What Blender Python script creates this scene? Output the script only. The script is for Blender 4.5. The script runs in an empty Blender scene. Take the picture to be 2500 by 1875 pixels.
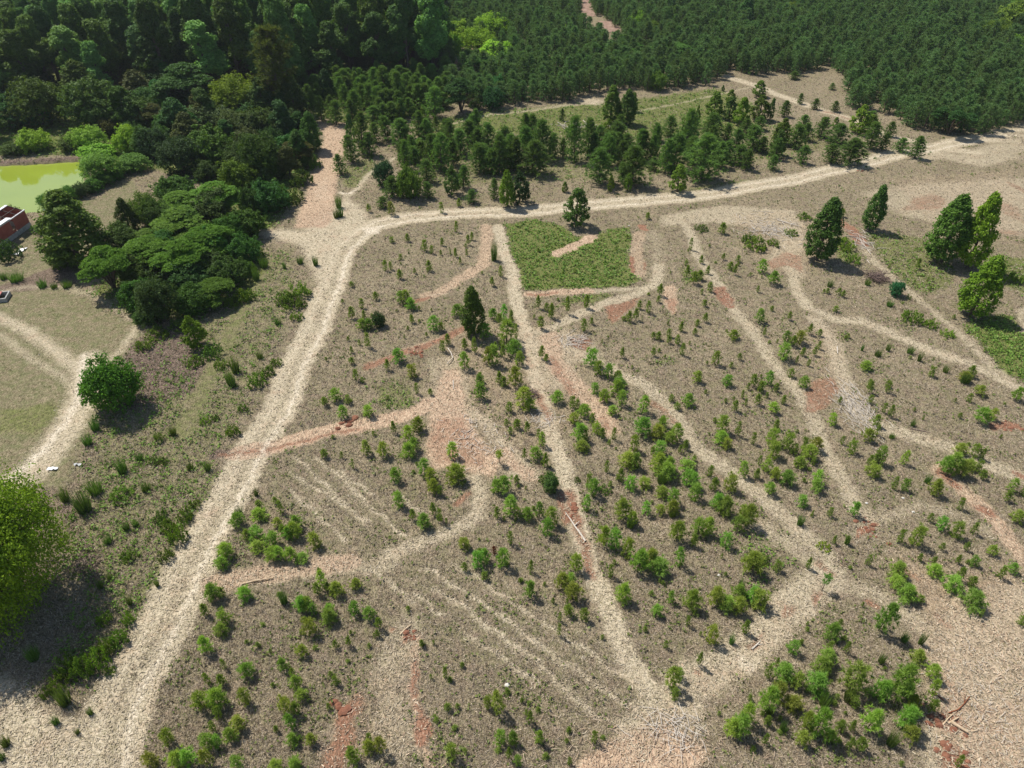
import bpy, math, random
import numpy as np
from mathutils import Vector
R = math.radians
random.seed(7); rng = np.random.default_rng(7)
scene = bpy.context.scene
col = scene.collection

# ------------------------------------------------------------------ camera
CAM_H = 50.0; PITCH = 38.5; F = 1734.0          # metres, degrees, focal length in px of a 2500 px wide frame
cd = bpy.data.cameras.new('camera'); cam = bpy.data.objects.new('camera', cd); col.objects.link(cam)
cam.location = (0, 0, CAM_H); cam.rotation_euler = (R(90-PITCH), 0, 0)
cd.sensor_fit = 'HORIZONTAL'; cd.sensor_width = 36.0; cd.lens = 36.0*F/2500.0
cd.clip_start = 0.5; cd.clip_end = 8000
scene.camera = cam

# ------------------------------------------------------------------ light
SH = Vector((0.50, -0.40, -1.0)).normalized()     # the way sunlight travels
sun_el = math.asin(-SH.z); sx, sy = -SH.x, -SH.y
sl = bpy.data.lights.new('sun', 'SUN'); so = bpy.data.objects.new('sun', sl); col.objects.link(so)
sl.energy = 4.6; sl.angle = R(0.53); sl.color = (1.0, 0.955, 0.89)
so.rotation_euler = SH.to_track_quat('-Z', 'Y').to_euler(); so.location = (0, 0, 120)
w = bpy.data.worlds.new('World'); scene.world = w; w.use_nodes = True
nt = w.node_tree; bg = nt.nodes['Background']
sky = nt.nodes.new('ShaderNodeTexSky'); sky.sky_type = 'NISHITA'; sky.sun_disc = False
sky.sun_elevation = sun_el; sky.sun_rotation = math.atan2(sx, sy)
nt.links.new(sky.outputs[0], bg.inputs[0]); bg.inputs[1].default_value = 0.095
scene.view_settings.view_transform = 'Standard'; scene.view_settings.look = 'None'
scene.view_settings.exposure = 0.25; scene.view_settings.gamma = 1.0
scene.cycles.max_bounces = 6; scene.cycles.diffuse_bounces = 3; scene.cycles.transmission_bounces = 3
scene.cycles.transparent_max_bounces = 4

# ------------------------------------------------------------------ photo measurements -> ground points
CA, SA = math.cos(R(90-PITCH)), math.sin(R(90-PITCH))
def ground(x, y, z=0.0):
    dx = (x-1250)/F; dy = -(y-937.5)/F
    wy = dy*CA+SA; wz = dy*SA-CA
    t = (z-CAM_H)/wz
    return dx*t, wy*t
def pix(X, Y, Z=0.0):
    z = Z-CAM_H; d = Y*SA-z*CA
    return 1250+F*X/d, 937.5-F*(Y*CA+z*SA)/d
def mpp(v):                                        # px per metre across, at ground row v
    return (v-937.5+F*math.tan(R(PITCH)))*math.cos(R(PITCH))/CAM_H
def height_to(Y, v):                               # height of a point at distance Y that shows at row v
    t = -(v-937.5)/F
    return CAM_H + Y*(t*SA-CA)/(SA+t*CA)
TS = 2212/700.0
def tile(ox, oy, s):
    out = []
    for e in s.replace('\n', ' ').split(';'):
        p = e.split()
        if len(p) < 4: continue
        x, y, ww, hh = map(float, p[:4])
        out.append((ox+x/TS, oy+y/TS, ww/TS, hh/TS)+tuple(p[4:]))
    return out
def tp(ox, oy, s):                                 # point list
    v = [float(a) for a in s.replace(',', ' ').split()]
    return [(ox+v[i]/TS, oy+v[i+1]/TS) for i in range(0, len(v), 2)]

def in_poly(x, y, P):
    c = False; n = len(P)
    for i in range(n):
        ax, ay = P[i]; bx, by = P[(i+1) % n]
        if (ay > y) != (by > y) and x < (bx-ax)*(y-ay)/(by-ay)+ax: c = not c
    return c
# ------------------------------------------------------------------ mesh helpers
def make_mesh(name, parts, mats, smooth=False):
    me = bpy.data.meshes.new(name)
    V = []; off = 0; L = []; starts = []; tot = []; mi = []; ls = 0
    for v, f, m in parts:
        v = np.asarray(v, np.float32).reshape(-1, 3); f = np.asarray(f, np.int32)
        if len(f) == 0: continue
        V.append(v); k = f.shape[1]
        L.append((f+off).ravel()); starts.append(ls+np.arange(len(f))*k)
        tot.append(np.full(len(f), k)); mi.append(np.full(len(f), m)); ls += len(f)*k; off += len(v)
    V = np.concatenate(V); L = np.concatenate(L).astype(np.int32); starts = np.concatenate(starts).astype(np.int32)
    mi = np.concatenate(mi).astype(np.int32)
    me.vertices.add(len(V)); me.vertices.foreach_set('co', V.ravel())
    me.loops.add(len(L)); me.loops.foreach_set('vertex_index', L)
    me.polygons.add(len(starts)); me.polygons.foreach_set('loop_start', starts)
    try: me.polygons.foreach_set('loop_total', np.concatenate(tot).astype(np.int32))
    except Exception: pass
    me.polygons.foreach_set('material_index', mi)
    me.polygons.foreach_set('use_smooth', np.full(len(starts), bool(smooth)))
    for m in mats: me.materials.append(m)
    me.update(calc_edges=True); me.validate()
    return me
def tube(pts, rad, n=6):
    pts = [Vector(p) for p in pts]; V = []; Fc = []
    for i, p in enumerate(pts):
        d = (pts[min(i+1, len(pts)-1)]-pts[max(i-1, 0)]).normalized()
        a = d.orthogonal().normalized(); b = d.cross(a)
        for k in range(n):
            t = 2*math.pi*k/n; V.append(p+(a*math.cos(t)+b*math.sin(t))*rad[i])
    for i in range(len(pts)-1):
        for k in range(n):
            Fc.append((i*n+k, i*n+(k+1) % n, (i+1)*n+(k+1) % n, (i+1)*n+k))
    return np.array([tuple(v) for v in V]), np.array(Fc)
def merge(ps):
    V = []; Fc = []; o = 0
    for v, f in ps:
        V.append(v); Fc.append(np.asarray(f)+o); o += len(v)
    return np.concatenate(V), np.concatenate(Fc)
def unit(a): return a/np.maximum(np.linalg.norm(a, axis=-1, keepdims=True), 1e-9)
def rdir(n, g): return unit(g.normal(size=(n, 3)))
def quads(C, N, size, g, asp=1.0):                 # leaf sheets with centre C, normal N
    n = len(C); t = unit(np.cross(N, rdir(n, g))); b = np.cross(N, t)
    s = (size*g.uniform(.6, 1.3, n))[:, None]
    # kite shaped leaf, folded a little along the middle
    fold = N*s*g.uniform(-.25, .25, n)[:, None]
    v = np.stack([C-t*s*.55, C+b*s*.42*asp+fold, C+t*s*.65, C-b*s*.42*asp+fold], 1).reshape(-1, 3)
    return v, np.arange(4*n).reshape(n, 4)
def blades(C, D, length, width, g):
    n = len(C); side = unit(np.cross(D, rdir(n, g)))*(width/2 if np.isscalar(width) else (width/2)[:, None])
    L = length if np.isscalar(length) else length[:, None]
    v = np.stack([C-side, C+side, C+D*L], 1).reshape(-1, 3)
    return v, np.arange(3*n).reshape(n, 3)

# ------------------------------------------------------------------ materials
def new_mat(name):
    m = bpy.data.materials.new(name); m.use_nodes = True; t = m.node_tree; t.nodes.clear()
    out = t.nodes.new('ShaderNodeOutputMaterial'); return m, t, out
def N(t, typ, **kw):
    n = t.nodes.new(typ)
    for k, v in kw.items():
        if k[0] == 'i' and k[1:].isdigit(): n.inputs[int(k[1:])].default_value = v
        else: setattr(n, k, v)
    return n
def mixc(t, a, b, f, mode='MIX'):
    n = t.nodes.new('ShaderNodeMix'); n.data_type = 'RGBA'; n.blend_type = mode
    for s, v in ((0, f), (6, a), (7, b)):
        if hasattr(v, 'is_linked') or hasattr(v, 'links'): t.links.new(v, n.inputs[s])
        else: n.inputs[s].default_value = v if s == 0 else (*v, 1) if len(v) == 3 else v
    return n.outputs[2]
def mth(t, op, a, b=0.0, c=None, clamp=False):
    n = t.nodes.new('ShaderNodeMath'); n.operation = op; n.use_clamp = clamp
    for i, v in enumerate((a, b) if c is None else (a, b, c)):
        if hasattr(v, 'links'): t.links.new(v, n.inputs[i])
        else: n.inputs[i].default_value = v
    return n.outputs[0]
def foliage(name, c1, c2, use_color=True, transl=0.3, gloss=0.35, rough=.5):
    m, t, out = new_mat(name)
    geo = N(t, 'ShaderNodeNewGeometry'); oi = N(t, 'ShaderNodeObjectInfo')
    c = mixc(t, c1, c2, geo.outputs['Random Per Island'])
    hv = N(t, 'ShaderNodeHueSaturation'); t.links.new(c, hv.inputs['Color'])
    t.links.new(mth(t, 'MULTIPLY_ADD', oi.outputs['Random'], .022, .489), hv.inputs['Hue'])
    t.links.new(mth(t, 'MULTIPLY_ADD', oi.outputs['Random'], .36, .84), hv.inputs['Value'])
    c = hv.outputs[0]
    if use_color: c = mixc(t, c, oi.outputs['Color'], 1.0, 'MULTIPLY')
    p = N(t, 'ShaderNodeBsdfPrincipled'); t.links.new(c, p.inputs['Base Color'])
    p.inputs['Roughness'].default_value = rough; p.inputs['Specular IOR Level'].default_value = gloss
    tr = N(t, 'ShaderNodeBsdfTranslucent'); t.links.new(mixc(t, c, (1.0, 1.0, .45), 1.0, 'MULTIPLY'), tr.inputs[0])
    mx = N(t, 'ShaderNodeMixShader'); mx.inputs[0].default_value = transl
    t.links.new(p.outputs[0], mx.inputs[1]); t.links.new(tr.outputs[0], mx.inputs[2]); t.links.new(mx.outputs[0], out.inputs[0])
    return m
def noisy(name, c1, c2, scale=8, rough=.8, bump=.0, stretch=(1, 1, 1), island=False):
    m, t, out = new_mat(name)
    tc = N(t, 'ShaderNodeTexCoord'); mp = N(t, 'ShaderNodeMapping'); mp.inputs[3].default_value = stretch
    t.links.new(tc.outputs['Object'], mp.inputs[0])
    no = N(t, 'ShaderNodeTexNoise'); no.inputs['Scale'].default_value = scale; no.inputs['Detail'].default_value = 6
    t.links.new(mp.outputs[0], no.inputs[0])
    f = mth(t, 'MULTIPLY_ADD', no.outputs[0], 2.2, -.6, clamp=True)
    if island:
        geo = N(t, 'ShaderNodeNewGeometry'); f = mth(t, 'MULTIPLY_ADD', geo.outputs['Random Per Island'], .8, mth(t, 'MULTIPLY', f, .2))
    p = N(t, 'ShaderNodeBsdfPrincipled'); t.links.new(mixc(t, c1, c2, f), p.inputs['Base Color'])
    p.inputs['Roughness'].default_value = rough; p.inputs['Specular IOR Level'].default_value = .2
    if bump:
        b = N(t, 'ShaderNodeBump'); b.inputs['Strength'].default_value = bump; b.inputs['Distance'].default_value = .03
        t.links.new(no.outputs[0], b.inputs['Height']); t.links.new(b.outputs[0], p.inputs['Normal'])
    t.links.new(p.outputs[0], out.inputs[0]); return m
M_leaf = foliage('leaf', (.075, .130, .024), (.150, .225, .042), transl=.36, gloss=.14, rough=.6)
M_needle = foliage('pine_needle', (.20, .30, .055), (.34, .46, .10), transl=.45, gloss=.12, rough=.7)
M_farneedle = foliage('plantation_needle', (.085, .165, .058), (.185, .290, .098), use_color=False, transl=.3, gloss=.1, rough=.8)
M_bark = noisy('bark', (.06, .045, .035), (.17, .13, .10), 14, .9, .5, (1, 1, .25))
M_dry = noisy('dry_grass_blade', (.165, .125, .085), (.63, .53, .39), .35, .8, island=True)
M_weed = foliage('weed_leaf', (.10, .14, .035), (.20, .25, .07), use_color=True, transl=.25, gloss=.2)
M_straw = noisy('straw', (.34, .27, .17), (.60, .52, .385), .5, .75, island=True)
M_chip = noisy('wood_chip', (.38, .25, .16), (.66, .53, .38), .5, .75, island=True)
M_wood = noisy('bleached_wood', (.42, .36, .29), (.70, .64, .55), 9, .8, .3, (1, 1, 1))
M_dead = noisy('dead_brown_needle', (.16, .05, .025), (.30, .11, .05), 3, .8, island=True)

# ------------------------------------------------------------------ tagging
def tag(o, label=None, cat=None, group=None, kind=None):
    if label: o['label'] = label
    if cat: o['category'] = cat
    if group: o['group'] = group
    if kind: o['kind'] = kind
    return o
def link(name, me, parent=None, color=None):
    o = bpy.data.objects.new(name, me); col.objects.link(o)
    if parent: o.parent = parent
    if color: o.color = (*color, 1)
    return o

# ------------------------------------------------------------------ ground masks (world space)
xs = np.concatenate([[-4000, -1500, -600, -300, -200, -150, -125, -110, -100], np.arange(-94, 94.01, .3), [100, 110, 125, 150, 200, 300, 600, 1500, 4000]])
ys = [-2000., -500, -100, -20, 0, 8, 14]; y = 18.0
while y < 330: ys.append(y); y += max(.20, .0036*y)
ys = np.array(ys+[350, 400, 500, 800, 2000, 6000]); NX, NY = len(xs), len(ys)
GX, GY = np.meshgrid(xs, ys)
WX = GX+.10*np.sin(GY*1.9+GX*.7)+.09*np.sin(GY*4.1-GX*1.3)+.14*np.sin(GY*.47+1.7)
WY = GY+.10*np.sin(GX*1.7-GY*.6)+.09*np.sin(GX*3.7+GY*1.1)+.14*np.sin(GX*.41+.4)
MASK = {k: np.zeros_like(GX, dtype=np.float32) for k in ('straw', 'red', 'green', 'lawn', 'white', 'brown', 'chip', 'pond')}
def seg_dist(P, Q, closed=False):
    d = np.full(P.shape, 1e9)
    n = len(Q)
    for i in range(n if closed else n-1):
        ax, ay = Q[i]; bx, by = Q[(i+1) % n]
        vx, vy = bx-ax, by-ay; L = vx*vx+vy*vy+1e-9
        t = np.clip(((P-ax)*vx+(PY-ay)*vy)/L, 0, 1)
        d = np.minimum(d, np.hypot(P-ax-vx*t, PY-ay-vy*t))
    return d
PY = None
def region(Q, pad):
    qx = [q[0] for q in Q]; qy = [q[1] for q in Q]
    i0, i1 = np.searchsorted(ys, (min(qy)-pad, max(qy)+pad)); j0, j1 = np.searchsorted(xs, (min(qx)-pad, max(qx)+pad))
    return slice(max(i0-1, 0), i1+1), slice(max(j0-1, 0), j1+1)
KS = {'straw': 1.0, 'chip': 1.0}; WS = [1.0]
def put(k, sl_, val, a):
    val = val*KS.get(k, 1)
    MASK[k][sl_] = np.maximum(MASK[k][sl_], (val*a).astype(np.float32))
def world(pts): return [ground(*p[:2]) for p in pts]
def stroke(k, pts, wm, val=1.0, soft=.5, off=0.0):
    global PY
    Q = world(pts)
    if off:
        q2 = []
        for i, q in enumerate(Q):
            a = Q[max(i-1, 0)]; b = Q[min(i+1, len(Q)-1)]; dx, dy = b[0]-a[0], b[1]-a[1]; l = math.hypot(dx, dy)+1e-6
            q2.append((q[0]+dy/l*off, q[1]-dx/l*off))
        Q = q2
    wm *= WS[0] if k == 'straw' else 1
    s = region(Q, wm/2+soft+1); PY = WY[s]; d = seg_dist(WX[s], Q)
    put(k, s, val, np.clip((wm/2+soft/2-d)/soft, 0, 1))
def poly(k, pts, val=1.0, soft=.8, erase=False):
    global PY
    Q = world(pts); s = region(Q, soft+1); X = WX[s]; PY = WY[s]
    ins = np.zeros(X.shape, bool); n = len(Q)
    for i in range(n):
        ax, ay = Q[i]; bx, by = Q[(i+1) % n]
        c = ((ay > PY) != (by > PY)) & (X < (bx-ax)*(PY-ay)/(by-ay+1e-12)+ax); ins ^= c
    d = seg_dist(X, Q, True); sd = np.where(ins, d, -d)
    a = np.clip(.5+sd/soft, 0, 1)
    if erase: MASK[k][s] *= (1-a*val)
    else: put(k, s, val, a)
# --- main track, its ruts, the far road
road1 = [(235, 1960), (262, 1875), (305, 1700), (365, 1590), (410, 1500), (468, 1375), (530, 1260), (575, 1180), (625, 1090), (680, 1000), (720, 900), (768, 800), (795, 735), (822, 650), (845, 605), (885, 565)]
road2 = [(885, 565), (930, 545), (1000, 530), (1100, 522), (1200, 519), (1300, 514), (1400, 505), (1500, 494), (1650, 484), (1800, 462), (1950, 435), (2080, 405), (2200, 375), (2330, 350), (2420, 330), (2600, 300)]
stroke('straw', road1, 4.2, .88, .7); stroke('straw', road2, 4.4, .88, 1.0); stroke('straw', road1[:6], 5.0, .82, 1.0)
stroke('white', road1, .9, .68, .9, off=1.05); stroke('white', road1, .8, .52, .9, off=-1.05)
ROADS = (road1, road2)
stroke('white', road2, .9, .65, .8, off=1.0); stroke('white', road2, .9, .6, .8, off=-1.0)
stroke('green', road1, .8, .4, .8); stroke('green', road2, .7, .35, .8)
stroke('red', tp(600, 450, '1150,240 1500,238 1900,225'), .8, .5, .8)
poly('straw', [(640, 556), (735, 560), (820, 500), (840, 470), (905, 520), (900, 570), (850, 640), (770, 690), (730, 600), (640, 580)], .8, 2.0)
poly('white', tp(600, 450, '870,330 1060,310 1040,390 900,400'), .7, 1.5)
poly('chip', [(736, 500), (780, 373), (790, 332), (775, 296), (848, 300), (843, 373), (826, 443), (818, 500), (816, 540), (790, 556), (716, 556)], .8, 1.2)
poly('white', tp(600, 0, '500,1400 680,1330 690,1560 470,1580'), .42, 2.5)
stroke('straw', [(560, 562), (640, 568), (740, 572)], 2.2, .9, .8)
stroke('straw', tp(600, 0, '720,1480 800,1500 870,1440 960,1330 1150,1220'), 1.3, .7, .8)
stroke('white', tp(600, 0, '720,1478 790,1490 850,1460'), .6, .9, .5)
poly('green', tp(600, 0, '740,1300 1000,1180 1010,1330 860,1450 740,1440'), .5, 1.5)
poly('straw', [(-80, 1620), (0, 1635), (55, 1655), (105, 1700), (150, 1742), (200, 1742), (250, 1700), (300, 1800), (300, 1960), (-80, 1960)], .85, 1.4)
stroke('white', [(-40, 1700), (40, 1760), (120, 1860), (160, 1950)], 1.0, .35, 1.0)
# --- farmyard on the left
poly('lawn', [(-300, 560), (0, 575), (60, 560), (110, 530), (190, 490), (240, 485), (310, 425), (345, 470), (350, 540), (300, 640), (190, 690), (260, 760), (345, 800), (310, 870), (232, 900), (215, 960), (262, 985), (200, 1090), (160, 1190), (60, 1180), (-300, 1220)], 1.0, 1.2)
stroke('straw', [(-100, 755), (0, 778), (60, 803), (130, 850), (205, 915)], 2.0, .8, 1.6)
stroke('straw', [(-100, 800), (0, 820), (90, 880), (180, 940)], 1.4, .6, 1.4)
stroke('straw', [(330, 800), (300, 850), (240, 905), (205, 930)], 1.4, .65, 1.0)
stroke('straw', [(215, 880), (200, 960), (170, 1040), (110, 1120), (40, 1180), (-60, 1210)], 3.6, .9, 1.6)
stroke('white', [(206, 870), (190, 960), (160, 1030), (110, 1100), (30, 1165)], 1.4, .75, 1.4)
poly('green', [(-20, 995), (60, 990), (120, 975), (170, 990), (130, 1030), (110, 1068), (-20, 1070)], .5, 2.0)
stroke('straw', [(-40, 720), (60, 700), (160, 698), (250, 730), (320, 780)], 1.4, .6, 1.6)
poly('brown', [(-20, 700), (100, 660), (160, 640), (200, 690), (120, 705), (0, 720)], .6, 1.2)
poly('green', [(120, 780), (170, 800), (170, 830), (120, 820)], .35, 2.5)
# --- weedy strip between yard and track
poly('green', [(300, 870), (460, 740), (600, 620), (730, 600), (720, 760), (600, 1000), (540, 1130), (470, 1250), (400, 1360), (330, 1460), (300, 1580), (180, 1680), (120, 1640), (190, 1480), (130, 1290), (230, 1080)], .40, 2.5)
stroke('green', [(520, 1160), (470, 1240), (420, 1330), (360, 1420), (300, 1540), (220, 1640)], 1.8, .5, 1.5)
poly('brown', [(320, 840), (440, 780), (520, 860), (470, 960), (350, 1000), (290, 1000), (290, 900)], .85, 2.0)
poly('brown', tp(0, 900, '400,1000 560,1040 640,1250 780,1450 760,1700 560,1580 600,1300 480,1150'), .8, 1.5)
stroke('lawn', [(650, 640), (610, 710), (575, 790), (530, 880), (480, 980), (450, 1060)], 2.4, .9, .9)
# --- undergrowth below the trees on the left
poly('green', [(-300, -20), (1060, -20), (1080, 190), (700, 190), (700, 240), (770, 290), (770, 370), (720, 500), (660, 560), (600, 560), (570, 500), (470, 430), (330, 410), (250, 400), (215, 380), (0, 380), (-300, 395)], .92, 3.0)
poly('green', [(250, 640), (330, 560), (560, 480), (660, 640), (600, 740), (500, 770), (340, 790), (230, 720)], .8, 2.0)
poly('green', [(700, 180), (1090, 180), (1100, 270), (1000, 290), (860, 330), (790, 290), (720, 270)], .7, 3.0)
# --- far clearing
stroke('straw', [(1770, 185), (1860, 215), (1950, 250), (2060, 285), (2170, 330), (2290, 362), (2390, 372)], 3.0, .8, 1.4)
stroke('red', [(1985, 262), (2040, 278), (2075, 292)], 1.6, .6, 1.2)
stroke('straw', [(1560, 272), (1700, 243), (1830, 214)], 1.2, .55, 1.0)
stroke('straw', [(1100, 300), (1200, 280), (1350, 262), (1470, 248)], 2.2, .55, 1.5)
poly('straw', tp(1200, 0, '640,780 740,735 870,770 850,820 700,800'), .7, 2.5)
poly('green', [(1180, 270), (1480, 250), (1760, 215), (1850, 260), (1820, 330), (1700, 330), (1500, 340), (1240, 330), (1020, 330), (1000, 300)], .8, 5)
poly('green', [(1000, 470), (1700, 430), (2100, 360), (1900, 290), (1700, 260), (1000, 330)], .42, 5)
poly('green', tp(1200, 0, '1300,1480 1750,1400 2000,1380 2100,1420 1600,1490'), .5, 2)
poly('straw', tp(1800, 0, '1400,1080 1700,1180 2212,1000 2300,1040 2300,1200 1900,1300 1600,1230 1300,1260'), .6, 2.5)
poly('red', tp(1800, 0, '2050,1010 2212,960 2300,1000 2212,1060'), .6, 2.0)
poly('red', tp(600, 0, '1600,460 1700,500 1680,560 1620,520'), .9, 2.0)
poly('straw', tp(1800, 450, '1200,0 2400,-80 2400,430 1950,380 1300,260 900,60'), .55, 3.0)
poly('red', tp(1800, 450, '1330,100 1500,60 1640,110 1620,200 1400,210 1230,200'), .55, 2.0)
poly('red', tp(1800, 450, '1900,80 2212,180 2260,330 1990,200'), .5, 2.0)
poly('red', tp(1800, 450, '1950,330 2230,350 2230,400 1980,390'), .5, 1.5)
poly('red', tp(1800, 450, '2050,-60 2250,40 2250,110 2080,0'), .55, 1.5)
# --- mown lanes of the field
KS.update(straw=.84, chip=.9); WS[0] = .84
A = tp(1200, 450, '40,330 95,500 150,650 175,800 215,950 250,1100 300,1250 330,1420')+[(1317, 963), (1339, 1027), (1361, 1090), (1380, 1153), (1390, 1216), (1415, 1280), (1433, 1343), (1450, 1400), (1474, 1470), (1513, 1565), (1545, 1628), (1590, 1680)]
stroke('straw', A, 2.3, 1.0, .6)
stroke('red', [(1385, 1200), (1400, 1250), (1430, 1330), (1445, 1400)], 1.3, .75, 1.0); stroke('red', tp(1200, 900, '330,180 400,300 440,380'), 1.3, .7, 1.0); stroke('red', tp(1200, 450, '250,1300 330,1400'), 1.6, .5, 1.2)
poly('red', tp(1200, 900, '480,1000 540,900 560,960 600,1100 680,1160 560,1200'), .8, .8)
stroke('chip', [(585, 1105), (680, 1088), (800, 1055), (900, 1036), (1000, 1010), (1050, 985)], 2.3, .95, .7)
stroke('red', [(545, 1108), (600, 1103), (690, 1092), (800, 1065), (880, 1046)], .9, .7, .8); stroke('brown', [(530, 1110), (600, 1095)], 1.3, .9, .8)
poly('straw', tp(600, 450, '1400,1330 1700,1290 1750,1600 1750,1900 1950,1900 2212,2150 2212,2350 2000,2270 1860,1900 1400,1760 1300,1720 1420,1600'), .6, 1.2)
poly('chip', [(1043, 985), (1085, 900), (1125, 900), (1138, 1004), (1185, 1077), (1233, 1122), (1201, 1169), (1138, 1152), (1059, 1144), (1037, 1103), (1049, 1058)], .9, 1.0)
poly('red', [(1045, 1040), (1060, 1020), (1130, 1010), (1165, 1060), (1200, 1110), (1185, 1150), (1120, 1140), (1060, 1135), (1042, 1090)], .55, 1.4)
stroke('straw', tp(600, 900, '1740,330 1880,450 2000,580 2110,700 2212,800'), 2.2, .8, .8); poly('chip', tp(1200, 900, '0,600 150,600 230,700 360,790 330,880 230,860 60,700'), .8, .8)
stroke('straw', tp(600, 900, '1760,850 1800,1000 1790,1120 1700,1220 1500,1300 1300,1370 1100,1420'), 2.0, .85, .9)
stroke('red', tp(600, 900, '1620,1060 1700,980'), 1.0, .7, .6)
stroke('chip', [(515, 1428), (600, 1412), (700, 1396), (800, 1378), (860, 1368)], 2.2, .75, .8); stroke('straw', [(560, 1420), (700, 1402), (820, 1382), (960, 1370)], 2.4, .7, 1.2)
poly('lawn', [(640, 1110), (760, 1105), (960, 1210), (1040, 1290), (1100, 1330), (1210, 1375), (1400, 1480), (1560, 1640), (1600, 1750), (1450, 1800), (1280, 1730), (1050, 1570), (960, 1440), (780, 1400), (730, 1340), (640, 1230), (600, 1160)], .35, 3.0)
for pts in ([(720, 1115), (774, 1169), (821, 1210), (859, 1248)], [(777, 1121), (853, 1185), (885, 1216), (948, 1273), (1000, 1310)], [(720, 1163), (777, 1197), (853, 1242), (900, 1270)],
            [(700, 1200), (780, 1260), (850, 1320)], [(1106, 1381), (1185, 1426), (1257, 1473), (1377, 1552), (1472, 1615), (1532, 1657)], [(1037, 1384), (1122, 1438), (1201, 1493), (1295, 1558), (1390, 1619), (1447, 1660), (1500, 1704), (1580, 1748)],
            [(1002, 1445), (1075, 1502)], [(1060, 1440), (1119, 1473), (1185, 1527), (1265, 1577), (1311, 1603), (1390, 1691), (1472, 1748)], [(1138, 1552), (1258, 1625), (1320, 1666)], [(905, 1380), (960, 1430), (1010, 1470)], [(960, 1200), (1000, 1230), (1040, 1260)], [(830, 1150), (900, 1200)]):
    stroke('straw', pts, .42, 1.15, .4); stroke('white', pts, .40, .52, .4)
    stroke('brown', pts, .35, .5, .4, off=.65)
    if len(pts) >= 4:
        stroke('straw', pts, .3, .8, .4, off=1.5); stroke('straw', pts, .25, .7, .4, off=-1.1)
poly('straw', tp(600, 1375, '1180,340 1350,400 1350,700 1280,1000 1330,1300 1380,1580 900,1580 1000,1150 950,900 1000,600'), .62, 1.6)
poly('red', tp(600, 1375, '870,950 960,1000 930,1150 870,1250 880,1400 800,1500 790,1700 450,1700 600,1430 680,1250 700,1150 780,1080'), .72, 1.0)
poly('red', tp(600, 1375, '760,1080 870,1100 860,1230 700,1300 690,1190'), .9, .8)
stroke('red', tp(600, 1375, '1310,780 1310,900 1320,1040'), .7, .75, .5); stroke('red', tp(600, 1375, '1340,1120 1360,1380'), .8, .7, .5)
stroke('chip', tp(600, 1375, '1310,560 1310,900 1330,1100 1350,1300 1400,1500 1420,1700'), .9, .7, .6); stroke('red', tp(600, 1375, '1370,1260 1370,1350'), 1.3, .9, .5)
poly('red', tp(600, 1375, '1080,460 1160,480 1120,540 1070,520'), .7, .6); poly('red', tp(600, 1375, '1190,560 1300,540 1290,620 1190,640'), .7, .6)
poly('chip', [(1340, 1900), (1440, 1830), (1548, 1786), (1627, 1764), (1690, 1796), (1730, 1834), (1690, 1900)], 1.0, 1.2)
lane = [(1560, 1800), (1650, 1705), (1720, 1650), (1790, 1605), (1850, 1560), (1905, 1500), (1960, 1455), (2030, 1405)]
stroke('straw', lane, 4.0, .9, 1.2); poly('straw', [(1580, 1700), (1660, 1680), (1750, 1700), (1720, 1800), (1600, 1820), (1500, 1800)], .8, 1.5); stroke('white', [(1800, 1600), (1835, 1625)], 1.6, .6, 1.4)
for p in ('1930,620 2030,560 2090,460 2080,620 2000,660', '1560,790 1640,790 1650,860 1560,860'): poly('red', tp(1200, 1375, p), .75, .6)
poly('red', tp(1800, 1375, '320,330 480,310 420,420 350,480'), .7, .7); poly('red', tp(1800, 1375, '580,200 680,240 640,330 560,380'), .75, .7)
N1 = [(1660, 530)]+tp(1200, 450, '1540,400 1600,550 1700,720 1800,850 1900,1000 2050,1200 2200,1400')+[(1945, 950), (1985, 1020), (2020, 1105), (2063, 1185), (2085, 1235), (2120, 1265)]
stroke('straw', N1, 2.3, .78, .8); poly('red', tp(1200, 450, '1700,790 1800,790 1880,880 1900,960 1820,960 1720,870'), .75, .8)
stroke('straw', tp(1200, 450, '1080,520 1250,360 1290,520 1290,700'), 2.6, .5, 1.6)
N2 = [(1390, 850)]+tp(1200, 900, '780,-60 950,20 1200,130 1350,280 1480,450 1600,600 1800,760 1950,880 2100,1000 2230,1120')+[(1960, 1300), (2020, 1350)]
stroke('straw', N2, 2.4, .8, .8); stroke('red', tp(1200, 900, '1190,240 1300,300 1430,410'), 1.2, .6, .8); stroke('red', tp(1200, 900, '1700,800 1800,870'), .8, .5, .6)
N3 = [(1340, 820)]+tp(1200, 900, '480,-80 560,30 700,200 850,330 910,470')
stroke('chip', N3, 2.8, .8, .9); stroke('red', tp(1200, 900, '480,-80 560,80 620,190'), 1.6, .6, 1.0); stroke('red', tp(1200, 900, '860,380 900,470'), 1.2, .6, .7)
poly('straw', [(1255, 830), (1380, 800), (1450, 830), (1480, 870), (1410, 890), (1430, 950), (1300, 960)], .7, 1.5)
U1 = tp(1200, 450, '180,1200 400,1120 700,1000 900,920 1100,850 1260,760 1290,620')
stroke('straw', U1, 2.2, .85, .8); poly('red', tp(1200, 450, '870,950 1180,850 1110,950 1000,1030 930,1090 880,1020'), .7, .8)
poly('red', tp(1200, 450, '590,1180 720,1150 780,1220 760,1300 620,1250'), .75, .8)
stroke('chip', tp(1200, 450, '290,845 550,835 760,830'), 1.7, .8, .6); stroke('red', tp(1200, 450, '300,848 500,840'), 1.0, .7, .6); stroke('straw', tp(1200, 450, '760,830 1100,800 1250,790'), 1.5, .75, .7)
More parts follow.
